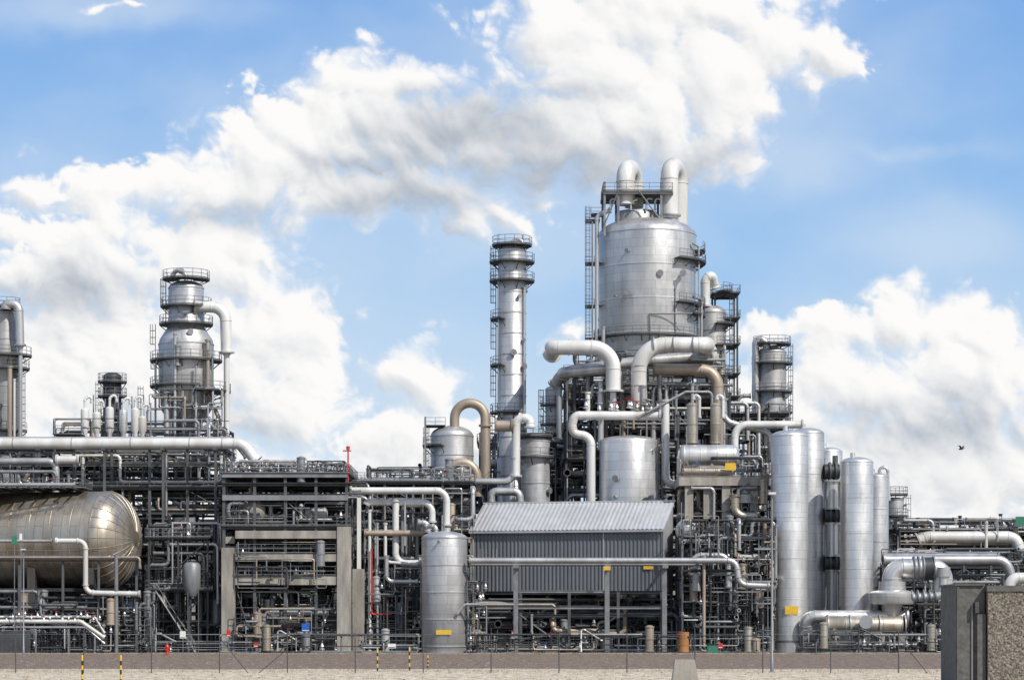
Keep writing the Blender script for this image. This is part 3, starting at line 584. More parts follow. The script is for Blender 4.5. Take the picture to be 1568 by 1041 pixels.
for u in(760,840,905,985): mb.hdrum((PX(u,y),y+2,2),(PX(u,y)+2.4,y+2,2),.8,rng.choice(('pipe_grey','alu_dull','pipe_tan')),20,.4,1); mb.box(PX(u,y),PX(u,y)+2.4,y+1.6,y+2.4,0,1.4,'concrete')
mb.lathe([(.01,.0),(1.2,.0),(1.5,1.2),(1.5,5.6),(.01,6)],'concrete',24,c=(PX(966,y),y,0))
mb.done()
mb=MB('tee_support_pipeline'); y=-9
mb.pipe([P(718,858,y),P(1127,858,y),P(1132,895,y),P(1178,897,y)],.36,'pipe_silver',br=1.1)
mb.pipe([P(718,864,y+1.6),P(1100,864,y+1.6)],.18,'pipe_grey')
for u in(790,930,1018):
    x=PX(u,y); mb.box(x-.28,x+.28,y+.5,y+1.1,0,PZ(866,y)-.3,'galv'); mb.box(x-.34,x+.34,y-1.2,y+2.6,PZ(866,y)-.3,PZ(866,y)+.12,'galv')
for u0,u1,v in((725,790,930),(790,930,930),(930,1018,930),(790,930,905)): mb.beam((PX(u0,y)+.3,y+.8,PZ(v,y)),(PX(u1,y)-.3,y+.8,PZ(v,y)),.2,.3,'galv')
for q in range(6): mb.bar(P(735+q*5,860,y),P(735+q*5,840,y),.05,'galv')
mb.box(PX(924,y),PX(934,y),y-1.26,y-1.22,PZ(873,y),PZ(867,y),'yellow'); mb.done()
mb=MB('process_piping_module'); y=0
frame(mb,PX(1042,y),PX(1178,y),y-4,y+2,[PZ(v,y) for v in(960,930,890,850,825)],5,2,'steel_paint',.26,deck=(2,4),rails=(2,4),brace=.3)
clutter(mb,PX(1040,y),PX(1178,y),y-8,y+2,.2,PZ(800,y),190,.05,.26)
mb.hdrum(P(1052,812,y-2),P(1052,812,y+5),17*K(y),'alu_bright',28,.6,2); mb.pipe([P(1040,828,y-4),P(1092,828,y-4),P(1092,880,y-4)],.3,'pipe_white')
mb.pipe([P(1060,880,y-7),P(1060,850,y-7),P(1115,850,y-7),P(1115,900,y-7)],.35,'pipe_silver'); mb.pipe([P(1130,853,y-5),P(1178,853,y-5)],.45,'pipe_silver'); mb.pipe([P(1078,850,y-8.5),P(1078,990,y-8.5)],.2,'pipe_tan')
mb.done()
# ------------------------------------------------------------------ tall silver vessels
for (u,w,v,yy,mt) in((1209,57,668,-2,'alu_bright'),(1236,52,664,6,'alu'),(1268,44,692,14,'alu_bright'),(1312,50,708,0,'alu_bright'),(1342,37,730,9,'alu')):
    mb=MB('absorber_vessel'); k=K(yy); x=PX(u,yy); r=w/2*k; mb.vessel(x,yy,[(r*1.0,0),(r*1.0,1.1),(r*.9,1.2),(r*.9,1.35),(r,1.5),(r,PZ(v,yy))],mt,48,.34,0)
    zt=PZ(v,yy)
    for i in range(6): zz=1.5+(zt-1.5)*i/5; mb.lathe([(r,zz-.05),(r+.03,zz-.04),(r+.03,zz+.04),(r,zz+.05)],mt,48,c=(x,yy,0))
    mb.sweep([Vector((x-.5,yy,zt+r*.25)),Vector((x-.5,yy,zt+r*.34+.5))],.3,mt,14)
    if u==1209: mb.box(x-.8,x+.8,yy-r-.06,yy-r-.03,4.6,5.6,'yellow')
    if u==1342: mb.pipe([(x+.4,yy,zt+.4),(x+.4,yy,zt+1.2),(x+1.4,yy,zt+1.2),(x+1.6,yy,zt-3)],.18,'pipe_silver')
    mb.done()
mb=MB('vessel_manifold'); y=8
for v in(722,790,862): mb.sweep([P(1262,v,y-3),P(1285,v,y-3)],.95,'pipe_dark',20); mb.sweep([P(1269,v,y-3),P(1272,v,y-3)],1.2,'steel_paint',20); mb.sweep([P(1278,v,y-3),P(1281,v,y-3)],1.2,'steel_paint',20)
mb.pipe([P(1264,700,y-1),P(1264,930,y-1)],.16,'pipe_silver'); mb.pipe([P(1274,735,y-3),P(1274,780,y-3)],.75,'alu_bright'); mb.pipe([P(1274,800,y-3),P(1274,852,y-3)],.75,'alu_bright'); mb.pipe([P(1274,872,y-3),P(1274,940,y-3)],.7,'alu'); mb.pipe([P(1286,735,y-2),P(1286,960,y-2)],.2,'galv'); mb.ladder(PX(1287,y),y-3,2,PZ(715,y),face=-90,cage=False)
mb.bar((PX(1274,y),y-3,0),(PX(1274,y),y-3,PZ(700,y)),.35,'steel_paint',8)
mb.done()
mb=MB('discharge_header'); y=-5
mb.pipe([P(1234,990,y+1),P(1234,944,y),P(1262,944,y),P(1390,944,y)],.8,'alu_bright',br=1.4)
mb.hdrum(P(1265,957,y-2.2),P(1380,957,y-2.2),1.1,'alu_warm',28,.3,2); mb.sweep([P(1326,952,y-3.2),P(1326,952,y-4)],.6,'alu_warm',20); mb.sweep([P(1326,952,y-4),P(1326,952,y-4.2)],.8,'pipe_silver',20)
for u in(1266,1300,1345,1384): mb.sweep([P(u,957,y-2.2),P(u+2,957,y-2.2)],1.3,'pipe_silver',24)
for u in(1275,1310,1345,1375): mb.box(PX(u,y)-.35,PX(u,y)+.35,y-3,y-.5,0,PZ(972,y),'concrete')
c=P(1366,0,y); mb.lathe([(.01,PZ(925,y)),(2.6,PZ(925,y)),(2.75,PZ(922,y)),(2.75,PZ(908,y)),(2.5,PZ(905,y)),(1.6,PZ(903,y)),(1.6,PZ(890,y))],'alu_bright',36,c=(c.x,y,0))
mb.lathe([(1.0,PZ(945,y)),(1.2,PZ(925,y))],'alu',24,c=(c.x,y,0))
mb.pipe([P(1366,903,y),P(1366,870,y),P(1443,870,y),P(1445,905,y)],1.2,'alu_bright',br=2.2,seg=10)
for u in(1398,1405,1412,1428): mb.sweep([P(u,870,y),P(u+2,870,y)],1.5,'pipe_grey',28)
mb.sweep([P(1414,870,y),P(1427,870,y)],1.38,'pipe_dark',28)
mb.pipe([P(1445,880,y-1),P(1445,912,y-1),P(1390,915,y-1)],.55,'alu_bright',br=1.2); mb.sweep([P(1445,868,y-1),P(1445,882,y-1)],.8,'alu',20)
for i in range(5): mb.sweep([P(1395+i*9,912,y-1.2),P(1397+i*9,912,y-1.2)],.75,'pipe_grey',16)
mb.done()
mb=MB('pipe_rack'); y=4
frame(mb,PX(1352,y),PX(1600,y),y,y+8,[PZ(v,y) for v in(960,925,900,868)],7,2,'steel_paint',.26,deck=(2,),brace=.4)
for v in(960,925,900,868): hpipes(mb,PX(1352,y),PX(1600,y),y,y+8,PZ(v,y)+.15,6,.08,.32,drop=(1,3))
clutter(mb,PX(1352,y),PX(1600,y),y-5,y+8,.2,PZ(880,y),170,.05,.28); clutter(mb,PX(1352,y),PX(1600,y),y,y+8,PZ(870,y),PZ(840,y),40,.05,.2)
mb.pipe([P(1352,857,y-3),P(1540,857,y-3),P(1553,895,y-3)],.62,'pipe_silver',br=1.6); mb.pipe([P(1352,850,y-2),P(1530,850,y-2)],.3,'pipe_grey')
mb.pipe([P(1545,915,y-6),P(1545,885,y-6),P(1600,885,y-6)],.7,'pipe_white',br=1.2)
mb.done()
mb=MB('pipe_rack'); y=55
frame(mb,PX(1360,y),PX(1640,y),y,y+10,[PZ(v,y) for v in(900,860,832,812)],8,2,'steel_paint',.3,deck=(1,3),rails=(3,),brace=.5)
mb.pipe([P(1405,828,y-2),P(1420,822,y-2),P(1442,822,y-2),P(1555,822,y-2),P(1562,845,y-2)],.85,'pipe_white',br=2); mb.pipe([P(1400,830,y-2),P(1412,816,y-2),P(1430,830,y-2)],.5,'pipe_tan')
clutter(mb,PX(1370,y),PX(1640,y),y-3,y+9,PZ(930,y),PZ(795,y),150,.08,.42); 
for u in(1400,1470,1532): mb.pipe([P(u,850,y),P(u,rng.uniform(785,800),y)],.22,'pipe_dark')
mb.box(PX(1549,y),PX(1567,y),y-3,y-2.8,PZ(806,y),PZ(792,y),'green')
mb.done()
tower('absorber_column',1371,60,[(26,0),(26,765)],'alu_dull',[(757,6,0,360),(790,6,100,400)],[(0,757,-10,.3)],dome=.3)
mb=MB('process_structure'); y=44
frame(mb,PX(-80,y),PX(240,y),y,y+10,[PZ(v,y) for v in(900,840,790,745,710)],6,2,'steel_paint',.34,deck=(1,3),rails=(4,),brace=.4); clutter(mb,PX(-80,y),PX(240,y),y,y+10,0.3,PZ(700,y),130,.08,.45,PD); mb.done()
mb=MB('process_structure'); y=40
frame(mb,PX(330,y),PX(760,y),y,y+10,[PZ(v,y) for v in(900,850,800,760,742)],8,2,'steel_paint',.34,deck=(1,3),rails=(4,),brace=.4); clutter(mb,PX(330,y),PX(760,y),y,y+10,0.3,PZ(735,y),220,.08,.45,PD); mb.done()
mb=MB('dark_backing_block'); y=60  # added dark block, stands in for the deep shade between the pipework
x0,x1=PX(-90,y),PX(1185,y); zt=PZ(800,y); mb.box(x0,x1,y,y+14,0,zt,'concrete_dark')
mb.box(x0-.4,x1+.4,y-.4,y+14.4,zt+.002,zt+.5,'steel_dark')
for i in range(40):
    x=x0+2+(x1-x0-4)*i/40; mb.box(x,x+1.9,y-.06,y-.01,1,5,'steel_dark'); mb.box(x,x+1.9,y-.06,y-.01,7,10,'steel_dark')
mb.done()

# ------------------------------------------------------------------ small street furniture
def lamp(u,vb,vt,yy,r):
    mb=MB('street_lamp'); x=PX(u,yy); h=PZ(vt,yy); mb.lathe([(r*1.5,0),(r*1.4,1.),(r,1.05),(r*.8,h),(.001,h)],'galv',12,c=(x,yy,0)); mb.box(x-.2,x+.2,yy-.2,yy+.2,-.02,.06,'concrete')
    mb.box(x-.24,x+.24,yy-.45,yy+.1,h,h+.14,'pipe_white'); mb.box(x-.18,x+.18,yy-.4,yy-.1,h-.03,h-.002,'white'); mb.done()
lamp(1182,1030,757,-136,.08); lamp(36,1004,842,-42,.09)
def bollard(u,yy,h):
    mb=MB('striped_bollard'); x=PX(u,yy); n=6
    for i in range(n): mb.lathe([(.055,h*i/n),(.055,h*(i+1)/n)],'yellow' if i%2 else 'black',12,c=(x,yy,0))
    mb.lathe([(.055,h),(.045,h+.04),(.001,h+.06)],'yellow',12,c=(x,yy,0)); mb.done()
for u,v0,v1 in((126,1046,1004),(185,1046,1004),(578,1027,993),(627,1026,991),(655,1022,1004)):
    yy=11250/(v0-960.5)-300; bollard(u,yy,(v0-v1)*K(yy))
mb=MB('fire_hydrant'); yy=-30; x=PX(256,yy); mb.lathe([(.3,0),(.3,.1),(.16,.12),(.16,.8),(.24,.82),(.24,.9),(.15,1.1),(.06,1.2),(.06,1.28),(.001,1.3)],'red',16,c=(x,yy,0))
mb.sweep([Vector((x-.36,yy,.65)),Vector((x+.36,yy,.65))],.1,'red',10); mb.sweep([Vector((x,yy,.6)),Vector((x,yy-.35,.6))],.13,'red',10); mb.done()
def sign(u,v0,v1,w,yy,mat):
    mb=MB('information_sign'); x=PX(u,yy); k=K(yy); mb.bar((x,yy,0),(x,yy,PZ(v0,yy)),.04,'galv',8); mb.box(x-w/2*k,x+w/2*k,yy-.06,yy-.03,PZ(v1,yy),PZ(v0,yy),mat)
    mb.box(x-w/2*k+.06,x+w/2*k-.06,yy-.068,yy-.061,PZ(v1,yy)+.06,PZ(v1,yy)+.14,'white' if mat!='white' else 'black'); mb.done()
sign(468,954,966,12,-16,'blue'); sign(280,966,977,9,-20,'white'); sign(350,964,974,6,-16,'red'); sign(392,984,990,7,-18,'red'); sign(600,985,992,12,-20,'white')
sign(1103,984,992,7,-14,'red'); 
mb=MB('equipment_cabinet'); yy=-16; mb.box(PX(1083,yy),PX(1099,yy),yy,yy+.9,.0,1.05,'green'); mb.box(PX(1084,yy),PX(1098,yy),yy-.03,yy-.005,.2,.9,'green'); mb.box(PX(1082,yy),PX(1100,yy),yy-.1,yy+1,1.06,1.14,'black'); mb.done()
mb=MB('oil_drum'); yy=-11; mb.lathe([(.01,0),(.7,0),(.7,.9),(.74,.93),(.7,.96),(.7,1.8),(.74,1.83),(.7,1.86),(.7,2.5),(.01,2.5)],'orange',20,c=(PX(1046,yy),yy,0)); mb.done()
mb=MB('ground_level_piping'); y=-12
for i in range(14):
    a=rng.uniform(-20,1380); mb.pipe([P(a,998,y+rng.uniform(-1,1)),P(a,rng.uniform(960,988),y),P(a+rng.uniform(10,60),rng.uniform(965,985),y)],rng.uniform(.06,.14),rng.choice(PD))
clutter(mb,PX(150,y),PX(640,y),y-1,y+3,.1,2.2,30,.04,.12,PD,.5); clutter(mb,PX(730,y),PX(1180,y),y-1,y+3,.1,2.2,30,.04,.12,PD,.5); clutter(mb,PX(1230,y),PX(1470,y),y,y+4,.1,2.6,30,.05,.15,PD)
mb.done()
# fence
mb=MB('wire_fence'); yf=-138; xs=[PX(232+104*i-312,yf) for i in range(17)]; hf=2.65
for i,x in enumerate(xs):
    mb.bar((x,yf,0),(x,yf,hf),.034,'galv_dark',8); mb.bar((x,yf,hf),(x,yf+.3,hf+.3),.02,'galv_dark',6)
    if i in(4,14): mb.bar((x,yf,hf-.3),(x+1.9,yf,0),.027,'galv_dark',6)
    if i in(5,): mb.bar((x,yf,hf*.6),(x-1.9,yf,0),.027,'galv_dark',6)
for z in(.12,hf*.5,hf-.08): mb.bar((xs[0],yf,z),(xs[-1],yf,z),.005,'galv',3)
n=int((xs[-1]-xs[0])/.30)
for i in range(n):
    x=xs[0]+i*.30; mb.bar((x,yf,.1),(x,yf,hf-.08),.0022,'galv',3)
mb.done()
mb=MB('concrete_barrier_block'); yy=-178; x=PX(1048,yy); k=K(yy); h=1.42
pr=[(-19*k*1.1,0),(19*k*1.2,0),(15*k,h),(-15*k,h)]; mi=mb.mi('concrete'); b=len(mb.v)
for yo,f in((yy-.45,1),(yy+.45,1)):
    for px,pz in pr: mb.v.append(Vector((x+px,yo+(.12 if pz and yo<yy else -.12 if pz else 0),pz)))
for q in((0,1,2,3),(7,6,5,4),(1,5,6,2),(4,0,3,7),(3,2,6,7)): mb.face(tuple(b+i for i in q),mi)
mb.done()
mk('aggregate',(.20,.175,.145),0,.95,'plain',.8,.9,scale=12)
mk('agg_dark',(.10,.10,.093),0,.9,'plain',.3,.3,scale=3)
mk('agg_cap',(.10,.098,.09),0,.9,'plain',.3,.3,scale=3)
mb=MB('concrete_gatehouse'); yy=-200; 
xa,xb,xc=PX(1467,yy),PX(1513,yy),PX(1700,yy); zt=PZ(893,yy)
mb.box(xb,xc,yy,yy+4,0,PZ(905,yy),'aggregate'); mb.box(xb-.05,xc+.05,yy-.06,yy+4.05,PZ(905,yy)+.002,PZ(896,yy),'agg_cap')
mb.box(xa,xb-.06,yy+.4,yy+4,0,PZ(896,yy),'agg_dark'); mb.box(xa-.06,xb-.1,yy+.3,yy+4.1,PZ(896,yy)+.003,zt,'agg_cap')
mb.box(PX(1490,yy),PX(1492,yy),yy+.34,yy+.398,0,PZ(925,yy),'galv'); mb.box(PX(1498,yy),PX(1511,yy),yy+.2,yy+.38,0,PZ(940,yy),'agg_cap'); mb.box(xa+.02,PX(1471,yy),yy+.33,yy+.39,0,PZ(898,yy),'agg_cap')
mb.box(PX(1494,yy),PX(1500,yy),yy+.1,yy+.38,PZ(938,yy),PZ(921,yy),'galv_dark')
mb.done()
mb=MB('bird'); q=P(1472,687,-60); mb.lathe([(.001,-.3),(.07,-.18),(.10,0),(.06,.2),(.03,.3),(.001,.36)],'black',8,M=Matrix.Translation(q)@Matrix.Rotation(math.radians(80),4,'Y'))
mi=mb.mi('black'); b=len(mb.v)
for w in((-.1,0,0),(.15,0,0),(.1,-.5,.3),(-.05,-.55,.32),(-.1,-1.0,.2),(.1,.5,.3),(-.05,.55,.32),(-.1,1.0,.2)): mb.v.append(q+Vector((w[0]+w[1]*.5,w[1]*.6,w[2]))*1)
mb.face((b,b+1,b+2,b+3),mi); mb.face((b+3,b+2,b+4),mi); mb.face((b+1,b,b+6,b+5),mi); mb.face((b+5,b+6,b+7),mi); mb.done()

# ------------------------------------------------------------------ ground
m=newmat('ground_mat'); nt=m.node_tree; L=nt.links.new
def nd(t,**k):
    n=nt.nodes.new(t)
    for a,b in k.items(): setattr(n,a,b)
    return n
out=nd('ShaderNodeOutputMaterial'); bs=nd('ShaderNodeBsdfPrincipled'); L(bs.outputs[0],out.inputs[0]); bs.inputs['Roughness'].default_value=.95
tc=nd('ShaderNodeTexCoord'); sx=nd('ShaderNodeSeparateXYZ'); L(tc.outputs['Object'],sx.inputs[0])
mpg=nd('ShaderNodeMapping'); L(tc.outputs['Object'],mpg.inputs[0]); mpg.inputs['Scale'].default_value=(1,.22,1)
def nz(s,d,r=.6,src=None):
    n=nd('ShaderNodeTexNoise'); L(src or tc.outputs['Object'],n.inputs['Vector']); n.inputs['Scale'].default_value=s; n.inputs['Detail'].default_value=d; n.inputs['Roughness'].default_value=r; return n.outputs[0]
def ramp(v,cols):
    n=nd('ShaderNodeValToRGB'); L(v,n.inputs[0]); e=n.color_ramp.elements
    e[0].position,e[0].color=cols[0][0],(*cols[0][1],1); e[1].position,e[1].color=cols[-1][0],(*cols[-1][1],1)
    for p,c in cols[1:-1]: q=e.new(p); q.color=(*c,1)
    return n.outputs[0]
fine=nz(1.6,9,.8,mpg.outputs[0]); big=nz(.12,4)
brown=ramp(fine,[(.38,(.075,.048,.032)),(.5,(.15,.105,.075)),(.64,(.27,.21,.16))])
sand=ramp(fine,[(.36,(.20,.15,.095)),(.47,(.42,.35,.25)),(.6,(.60,.53,.42))])
plant=ramp(fine,[(.3,(.06,.055,.05)),(.7,(.13,.125,.115))])
def edge(yv,soft):
    a=nd('ShaderNodeMath',operation='MULTIPLY_ADD'); L(big,a.inputs[0]); a.inputs[1].default_value=soft; L(sx.outputs[1],a.inputs[2])
    b=nd('ShaderNodeMapRange'); L(a.outputs[0],b.inputs[0]); b.inputs[1].default_value=yv+soft*.5-1; b.inputs[2].default_value=yv+soft*.5+1; return b.outputs[0]
m1=nd('ShaderNodeMix',data_type='RGBA'); L(edge(-122,12),m1.inputs[0]); L(sand,m1.inputs[6]); L(brown,m1.inputs[7])
m2=nd('ShaderNodeMix',data_type='RGBA'); L(edge(-24,5),m2.inputs[0]); L(m1.outputs[2],m2.inputs[6]); L(plant,m2.inputs[7])
L(m2.outputs[2],bs.inputs['Base Color']); bp=nd('ShaderNodeBump'); bp.inputs['Strength'].default_value=.7; bp.inputs['Distance'].default_value=.12; L(fine,bp.inputs['Height']); L(bp.outputs[0],bs.inputs['Normal'])
me=bpy.data.meshes.new('ground'); me.from_pydata([(-5000,-2000,0),(5000,-2000,0),(5000,8000,0),(-5000,8000,0)],[],[(0,1,2,3)]); me.materials.append(m); sc.collection.objects.link(bpy.data.objects.new('ground',me))
mb=MB('kerb'); mb.box(-90,90,-22,-21.7,0,.12,'concrete'); mb.done()
mk('straw',(.30,.25,.16),0,.9,'plain',.3,0); mk('stone',(.30,.27,.23),0,.9,'plain',.3,0)
mb=MB('dry_grass')
mi=mb.mi('straw')
for i in range(2600):
    yy=rng.choice((rng.gauss(-132,3),rng.uniform(-172,-120),rng.gauss(-23,.8))); x=rng.uniform(-1,1)*(D+yy)*.24
    for j in range(5):
        h=rng.uniform(.06,.24)*(1.5 if yy>-60 else 1); a=rng.uniform(0,6.28); b=len(mb.v); c=Vector((x+rng.gauss(0,.12),yy+rng.gauss(0,.12),-.01)); t=Vector((math.cos(a),math.sin(a),0))*.012*(2 if yy>-60 else 1)
        mb.v+= [c-t,c+t,c+Vector((rng.gauss(0,.07),rng.gauss(0,.07),h))]; mb.face((b,b+1,b+2),mi)
mb.done()
mb=MB('gravel_stones')
for i in range(1300):
    yy=rng.uniform(-172,-60); x=rng.uniform(-1,1)*(D+yy)*.24; r=rng.uniform(.02,.08); mb.lathe([(.001,-r*.3),(r,0),(r*.7,r*.5),(.001,r*.7)],rng.choice(('stone','stone','concrete','rust')),5,c=(x,yy,0))
mb.done()

# ------------------------------------------------------------------ clouds (numpy field stored as attributes of a far sky shell)
def perlin(x,y,seed):
    r=np.random.RandomState(seed); p=r.permutation(256).astype(np.int64); p=np.concatenate([p,p]); an=r.rand(256)*2*np.pi; gx=np.cos(an); gy=np.sin(an)
    xi=np.floor(x).astype(np.int64); yi=np.floor(y).astype(np.int64); xf=x-xi; yf=y-yi; xi&=255; yi&=255
    u=xf**3*(xf*(xf*6-15)+10); v=yf**3*(yf*(yf*6-15)+10)
    def g(ix,iy,dx,dy): h=p[p[ix&255]+(iy&255)]; return gx[h]*dx+gy[h]*dy
    a=g(xi,yi,xf,yf); b=g(xi+1,yi,xf-1,yf); c=g(xi,yi+1,xf,yf-1); d=g(xi+1,yi+1,xf-1,yf-1)
    return (a+(b-a)*u)+((c+(d-c)*u)-(a+(b-a)*u))*v
def fbm(x,y,o,s,bil=False,g=.5,lac=2.07):
    t=0; a=1; n=0
    for i in range(o):
        q=perlin(x+i*17.3,y+i*9.1,s+i); t=t+a*((np.sqrt(q*q+.003)*2) if bil else q); n+=a; a*=g; x=x*lac; y=y*lac
    return t/n
us=np.concatenate([np.arange(-1500,-60,18),np.arange(-60,1630,2.3),np.arange(1630,3000,18)]); vs=np.concatenate([np.arange(-1300,-40,18),np.arange(-40,978,2.3)])
UU,VV=np.meshgrid(us,vs); UU=UU/100; VV=VV/100
main=[(1010,0,240,120),(900,60,140,90),(1180,75,110,55),(1265,92,66,46),(1200,0,60,30,.8),(1110,150,92,120),(960,130,200,135),(840,215,230,90),(1080,240,90,48),(560,135,92,58),(500,160,80,55),(640,210,190,85),
 (460,220,135,78),(400,240,95,62),(340,290,170,68),(540,300,185,44),(160,300,72,54),(60,300,70,38,.8),(120,420,170,98),(330,410,150,98),(430,520,98,105),(190,570,240,135),
 (440,630,125,82),(645,590,64,58),(620,690,160,65),(30,600,130,125),(740,330,110,48,.75),(700,300,120,46,.8),
 (1375,485,68,55),(1460,500,78,56),(1270,515,68,46),(1330,600,175,85),(1500,580,140,110),(1160,515,55,36),(1180,620,120,70),(1430,720,300,120),
 (180,8,80,12,.3),(880,515,44,28,.8),(250,760,400,90),(-300,300,250,120),(-500,600,300,120),(1900,500,250,120),(2100,150,280,110),(1700,-200,300,120),(500,-500,380,150),(-300,-300,300,130),(2500,400,300,150),(-1000,200,300,200),(1300,-800,400,160),(-900,-800,300,150),(2400,-700,400,200)]
hz=[(300,500,450,330),(160,15,230,40),(780,330,260,130),(1450,640,350,260),(1420,370,170,80),(620,620,420,160),(1350,230,250,25,.6),(60,330,160,90),(900,650,900,130),(1000,120,400,200),(600,220,330,140),(1200,250,180,60)]
shb=[(720,190,160,65),(860,262,215,48),(640,300,190,48,.85),(350,335,200,45,.5),(110,440,180,80,.55),(690,385,110,45,.5),(300,640,260,60,.45),(1440,660,280,90,.55),(1110,235,120,40,.5),(560,260,160,45,.7)]
def smax(A,B,k): h=np.clip(.5+.5*(A-B)/k,0,1); return B*(1-h)+A*h+k*h*(1-h)
def field(lst,x,y,k=.25):
    F=np.full(x.shape,-3.)
    for cx,cy,rx,ry,*h in lst:
        q=(h[0] if h else 1.)-np.sqrt(((x*100-cx)/rx)**2+((y*100-cy)/ry)**2); F=smax(F,q,k)
    return F
def warp(x,y):
    return x+.34*fbm(x*.9,y*.9,2,5)+.11*fbm(x*3,y*3,3,25), y+.30*fbm(x*.9,y*.9,2,45)+.11*fbm(x*3,y*3,3,65)
def puff(x,y,o=7): return fbm(x*1.15,y*1.3,o,101,True,.54)
def dens(x,y,o=7):
    a,b=warp(x,y); return field(main,a,b)*.9+1.15*(puff(a,b,o)-.40)+.18
def blur(A,n):
    for _ in range(n):
        A=(np.roll(A,1,0)+A*2+np.roll(A,-1,0))/4; A=(np.roll(A,1,1)+A*2+np.roll(A,-1,1))/4
    return A
d0=dens(UU,VV); wx,wy=warp(UU,VV)
def hgt(d): return np.sqrt(np.clip(d,0,2)+.03)
def norml(e,o,ks):
    gx=(hgt(dens(UU+e,VV,o))-hgt(dens(UU-e,VV,o)))/(2*e); gy=(hgt(dens(UU,VV+e,o))-hgt(dens(UU,VV-e,o)))/(2*e)
    lx,ly,lz=.45,-.66,.60; return (-gx*ks*lx-gy*ks*ly+lz)/np.sqrt((gx*ks)**2+(gy*ks)**2+1)
lamL=norml(.18,3,.5); lamM=norml(.06,5,.32)
lx,ly=.3,-.75
occ=0
for t in(.3,.7,1.2): occ=occ+np.clip(dens(UU+lx*t,VV+ly*t,3),0,1.0)*.33
shade=np.clip(field(shb,wx,wy,.3)+.35,0,1.0)
shade=blur(shade,8)
lit=.92+.42*(lamL-.6)+.30*(lamM-.6)-.20*occ-.72*shade+.08*fbm(UU*1.5,VV*1.5,4,300)+.10
soft=np.clip(1-d0/.4,0,1); lit=lit*(1-soft*.4)+soft*.4*.95
lit=np.clip(lit,0,1); lit=lit*lit*(3-2*lit)*.4+lit*.6
ss=lambda a,b,x:(lambda t:t*t*(3-2*t))(np.clip((x-a)/(b-a),0,1))
edgew=.20+.50*ss(-.25,.35,fbm(UU*.6+9,VV*.6,2,400))+.3*shade+.35*ss(.62,.35,lamL)
alpha=ss(0,1,(d0+.03)/edgew)
haze=ss(-.6,.9,field(hz,wx,wy,.4)+.5*fbm(UU*.7,VV*1.1,5,500))*.50
bot=ss(4.5,9.5,VV)*.45; haze=np.maximum(haze,bot)
fade=ss(-15,-11,UU)*(1-ss(26,30,UU))*ss(-13,-9,VV)
al=np.clip(alpha+(1-alpha)*haze,0,1)*fade
cw=np.array([.98,.97,.96]); cd=np.array([.44,.49,.56]); chz=np.array([.72,.80,.89])
ccl=cd+(cw-cd)*lit[...,None]; wgt=(alpha/np.maximum(alpha+(1-alpha)*haze,1e-4))[...,None]; col=ccl*wgt+chz*(1-wgt)
Rr=4500.; az=(UU*100-784)/3750.; el=(960.5-VV*100)/3750.
az=np.arctan(az); X=Rr*np.sin(az); Y=Rr*np.cos(az)-D; Z=HC+el*Rr*np.cos(az)
nv,nu=UU.shape; co_=np.stack([X,Y,Z],-1).reshape(-1,3)
idx=np.arange(nv*nu).reshape(nv,nu); F=np.stack([idx[:-1,:-1],idx[:-1,1:],idx[1:,1:],idx[1:,:-1]],-1).reshape(-1,4)
me=bpy.data.meshes.new('sky'); me.vertices.add(len(co_)); me.vertices.foreach_set('co',co_.astype(np.float32).ravel())
me.loops.add(F.size); me.loops.foreach_set('vertex_index',F.astype(np.int32).ravel()); me.polygons.add(len(F)); me.polygons.foreach_set('loop_start',np.arange(0,F.size,4,dtype=np.int32)); me.polygons.foreach_set('loop_total',np.full(len(F),4,dtype=np.int32))
me.update(calc_edges=True)
at=me.color_attributes.new('cloud','FLOAT_COLOR','POINT'); at.data.foreach_set('color',np.concatenate([col,al[...,None]],-1).reshape(-1).astype(np.float32))
m=newmat('cloud_mat'); nt=m.node_tree; L=nt.links.new
out=nd('ShaderNodeOutputMaterial'); at_=nd('ShaderNodeAttribute'); at_.attribute_name='cloud'; em=nd('ShaderNodeEmission'); tr=nd('ShaderNodeBsdfTransparent'); mx=nd('ShaderNodeMixShader')
L(at_.outputs['Color'],em.inputs[0]); L(at_.outputs['Alpha'],mx.inputs[0]); L(tr.outputs[0],mx.inputs[1]); L(em.outputs[0],mx.inputs[2]); L(mx.outputs[0],out.inputs[0])
try: m.cycles.emission_sampling='NONE'
except Exception as ex: print(ex)
me.materials.append(m); sc.collection.objects.link(bpy.data.objects.new('sky',me))

# ------------------------------------------------------------------ world + sun
SE,SA=math.radians(44),math.radians(44)
w=bpy.data.worlds.new("World"); sc.world=w; w.use_nodes=True; nt=w.node_tree; nt.nodes.clear(); L=nt.links.new
sky=nd('ShaderNodeTexSky',sky_type='NISHITA'); sky.sun_disc=False; sky.sun_elevation=SE; sky.sun_rotation=math.pi-SA; sky.ozone_density=2; sky.dust_density=.5
tc=nd('ShaderNodeTexCoord'); sx=nd('ShaderNodeSeparateXYZ'); L(tc.outputs['Generated'],sx.inputs[0])
rp=nd('ShaderNodeValToRGB'); L(sx.outputs[2],rp.inputs[0]); e=rp.color_ramp.elements
e[0].position=0; e[0].color=(.62,.76,.90,1); e[1].position=1; e[1].color=(.10,.22,.55,1)
for p_,c_ in((.08,(.46,.67,.91)),(.16,(.31,.55,.89)),(.26,(.20,.42,.83)),(.5,(.14,.31,.70))): q=e.new(p_); q.color=(*c_,1)
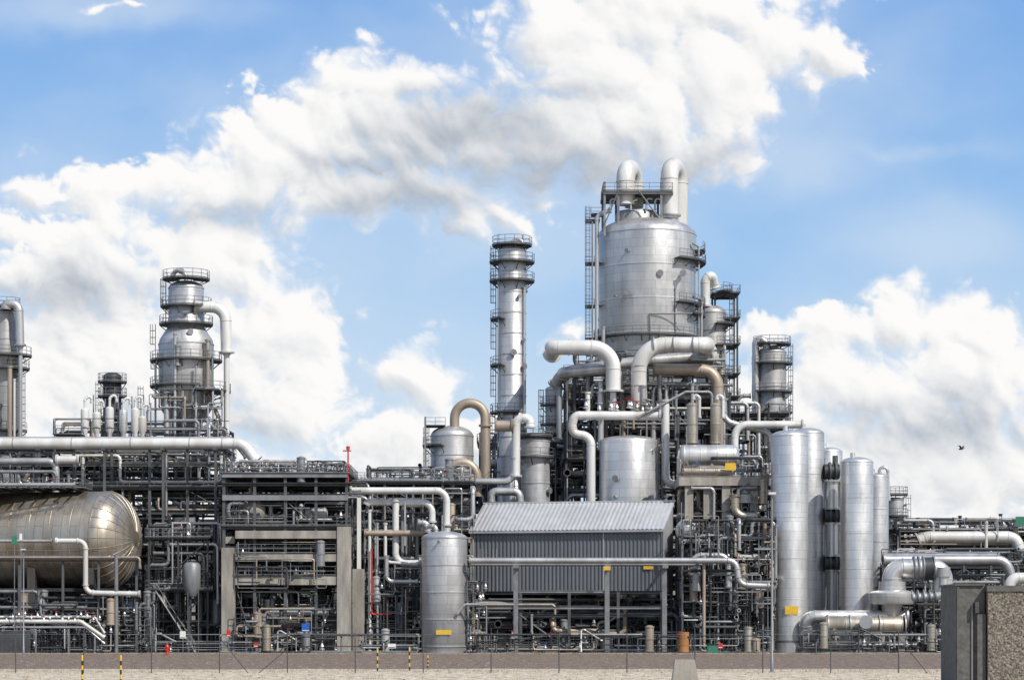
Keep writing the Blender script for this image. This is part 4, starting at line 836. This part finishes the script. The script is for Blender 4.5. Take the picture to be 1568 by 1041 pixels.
sc10=nd('ShaderNodeVectorMath',operation='SCALE'); L(rp.outputs[0],sc10.inputs[0]); sc10.inputs[3].default_value=10
mx=nd('ShaderNodeMix',data_type='RGBA'); mx.inputs[0].default_value=.88; L(sky.outputs[0],mx.inputs[6]); L(sc10.outputs[0],mx.inputs[7])
nz0=nd('ShaderNodeTexNoise'); L(tc.outputs['Generated'],nz0.inputs['Vector']); nz0.inputs['Scale'].default_value=3.2; nz0.inputs['Detail'].default_value=3
mr=nd('ShaderNodeMapRange'); L(nz0.outputs[0],mr.inputs[0]); mr.inputs[1].default_value=.46; mr.inputs[2].default_value=.58
mb_=nd('ShaderNodeMapRange'); L(sx.outputs[1],mb_.inputs[0]); mb_.inputs[1].default_value=.5; mb_.inputs[2].default_value=.2
mm=nd('ShaderNodeMath',operation='MULTIPLY'); L(mr.outputs[0],mm.inputs[0]); L(mb_.outputs[0],mm.inputs[1])
m2=nd('ShaderNodeMix',data_type='RGBA'); L(mm.outputs[0],m2.inputs[0]); L(mx.outputs[2],m2.inputs[6]); m2.inputs[7].default_value=(8.4,8.3,8.1,1)
bg=nd('ShaderNodeBackground'); L(m2.outputs[2],bg.inputs[0]); bg.inputs[1].default_value=.1; o=nd('ShaderNodeOutputWorld'); L(bg.outputs[0],o.inputs[0])
sd=Vector((math.sin(SA)*math.cos(SE),-math.cos(SA)*math.cos(SE),math.sin(SE)))
sl=bpy.data.lights.new('sun','SUN'); sl.energy=5.0; sl.angle=math.radians(.5); sl.color=(1,.95,.875); so=bpy.data.objects.new('sun',sl); so.rotation_euler=(-sd).to_track_quat('-Z','Y').to_euler(); so.location=(60,-80,90); sc.collection.objects.link(so)
cam=bpy.data.cameras.new('camera'); co=bpy.data.objects.new('camera',cam); sc.collection.objects.link(co); sc.camera=co
co.location=(0,-D,HC); co.rotation_euler=(math.pi/2,0,0); cam.sensor_width=36; cam.lens=36*D/(1568*S); cam.clip_end=12000
cam.shift_y=(HZ-520.5)/1568
sc.view_settings.view_transform='Standard'; sc.view_settings.look='None'; sc.view_settings.exposure=0
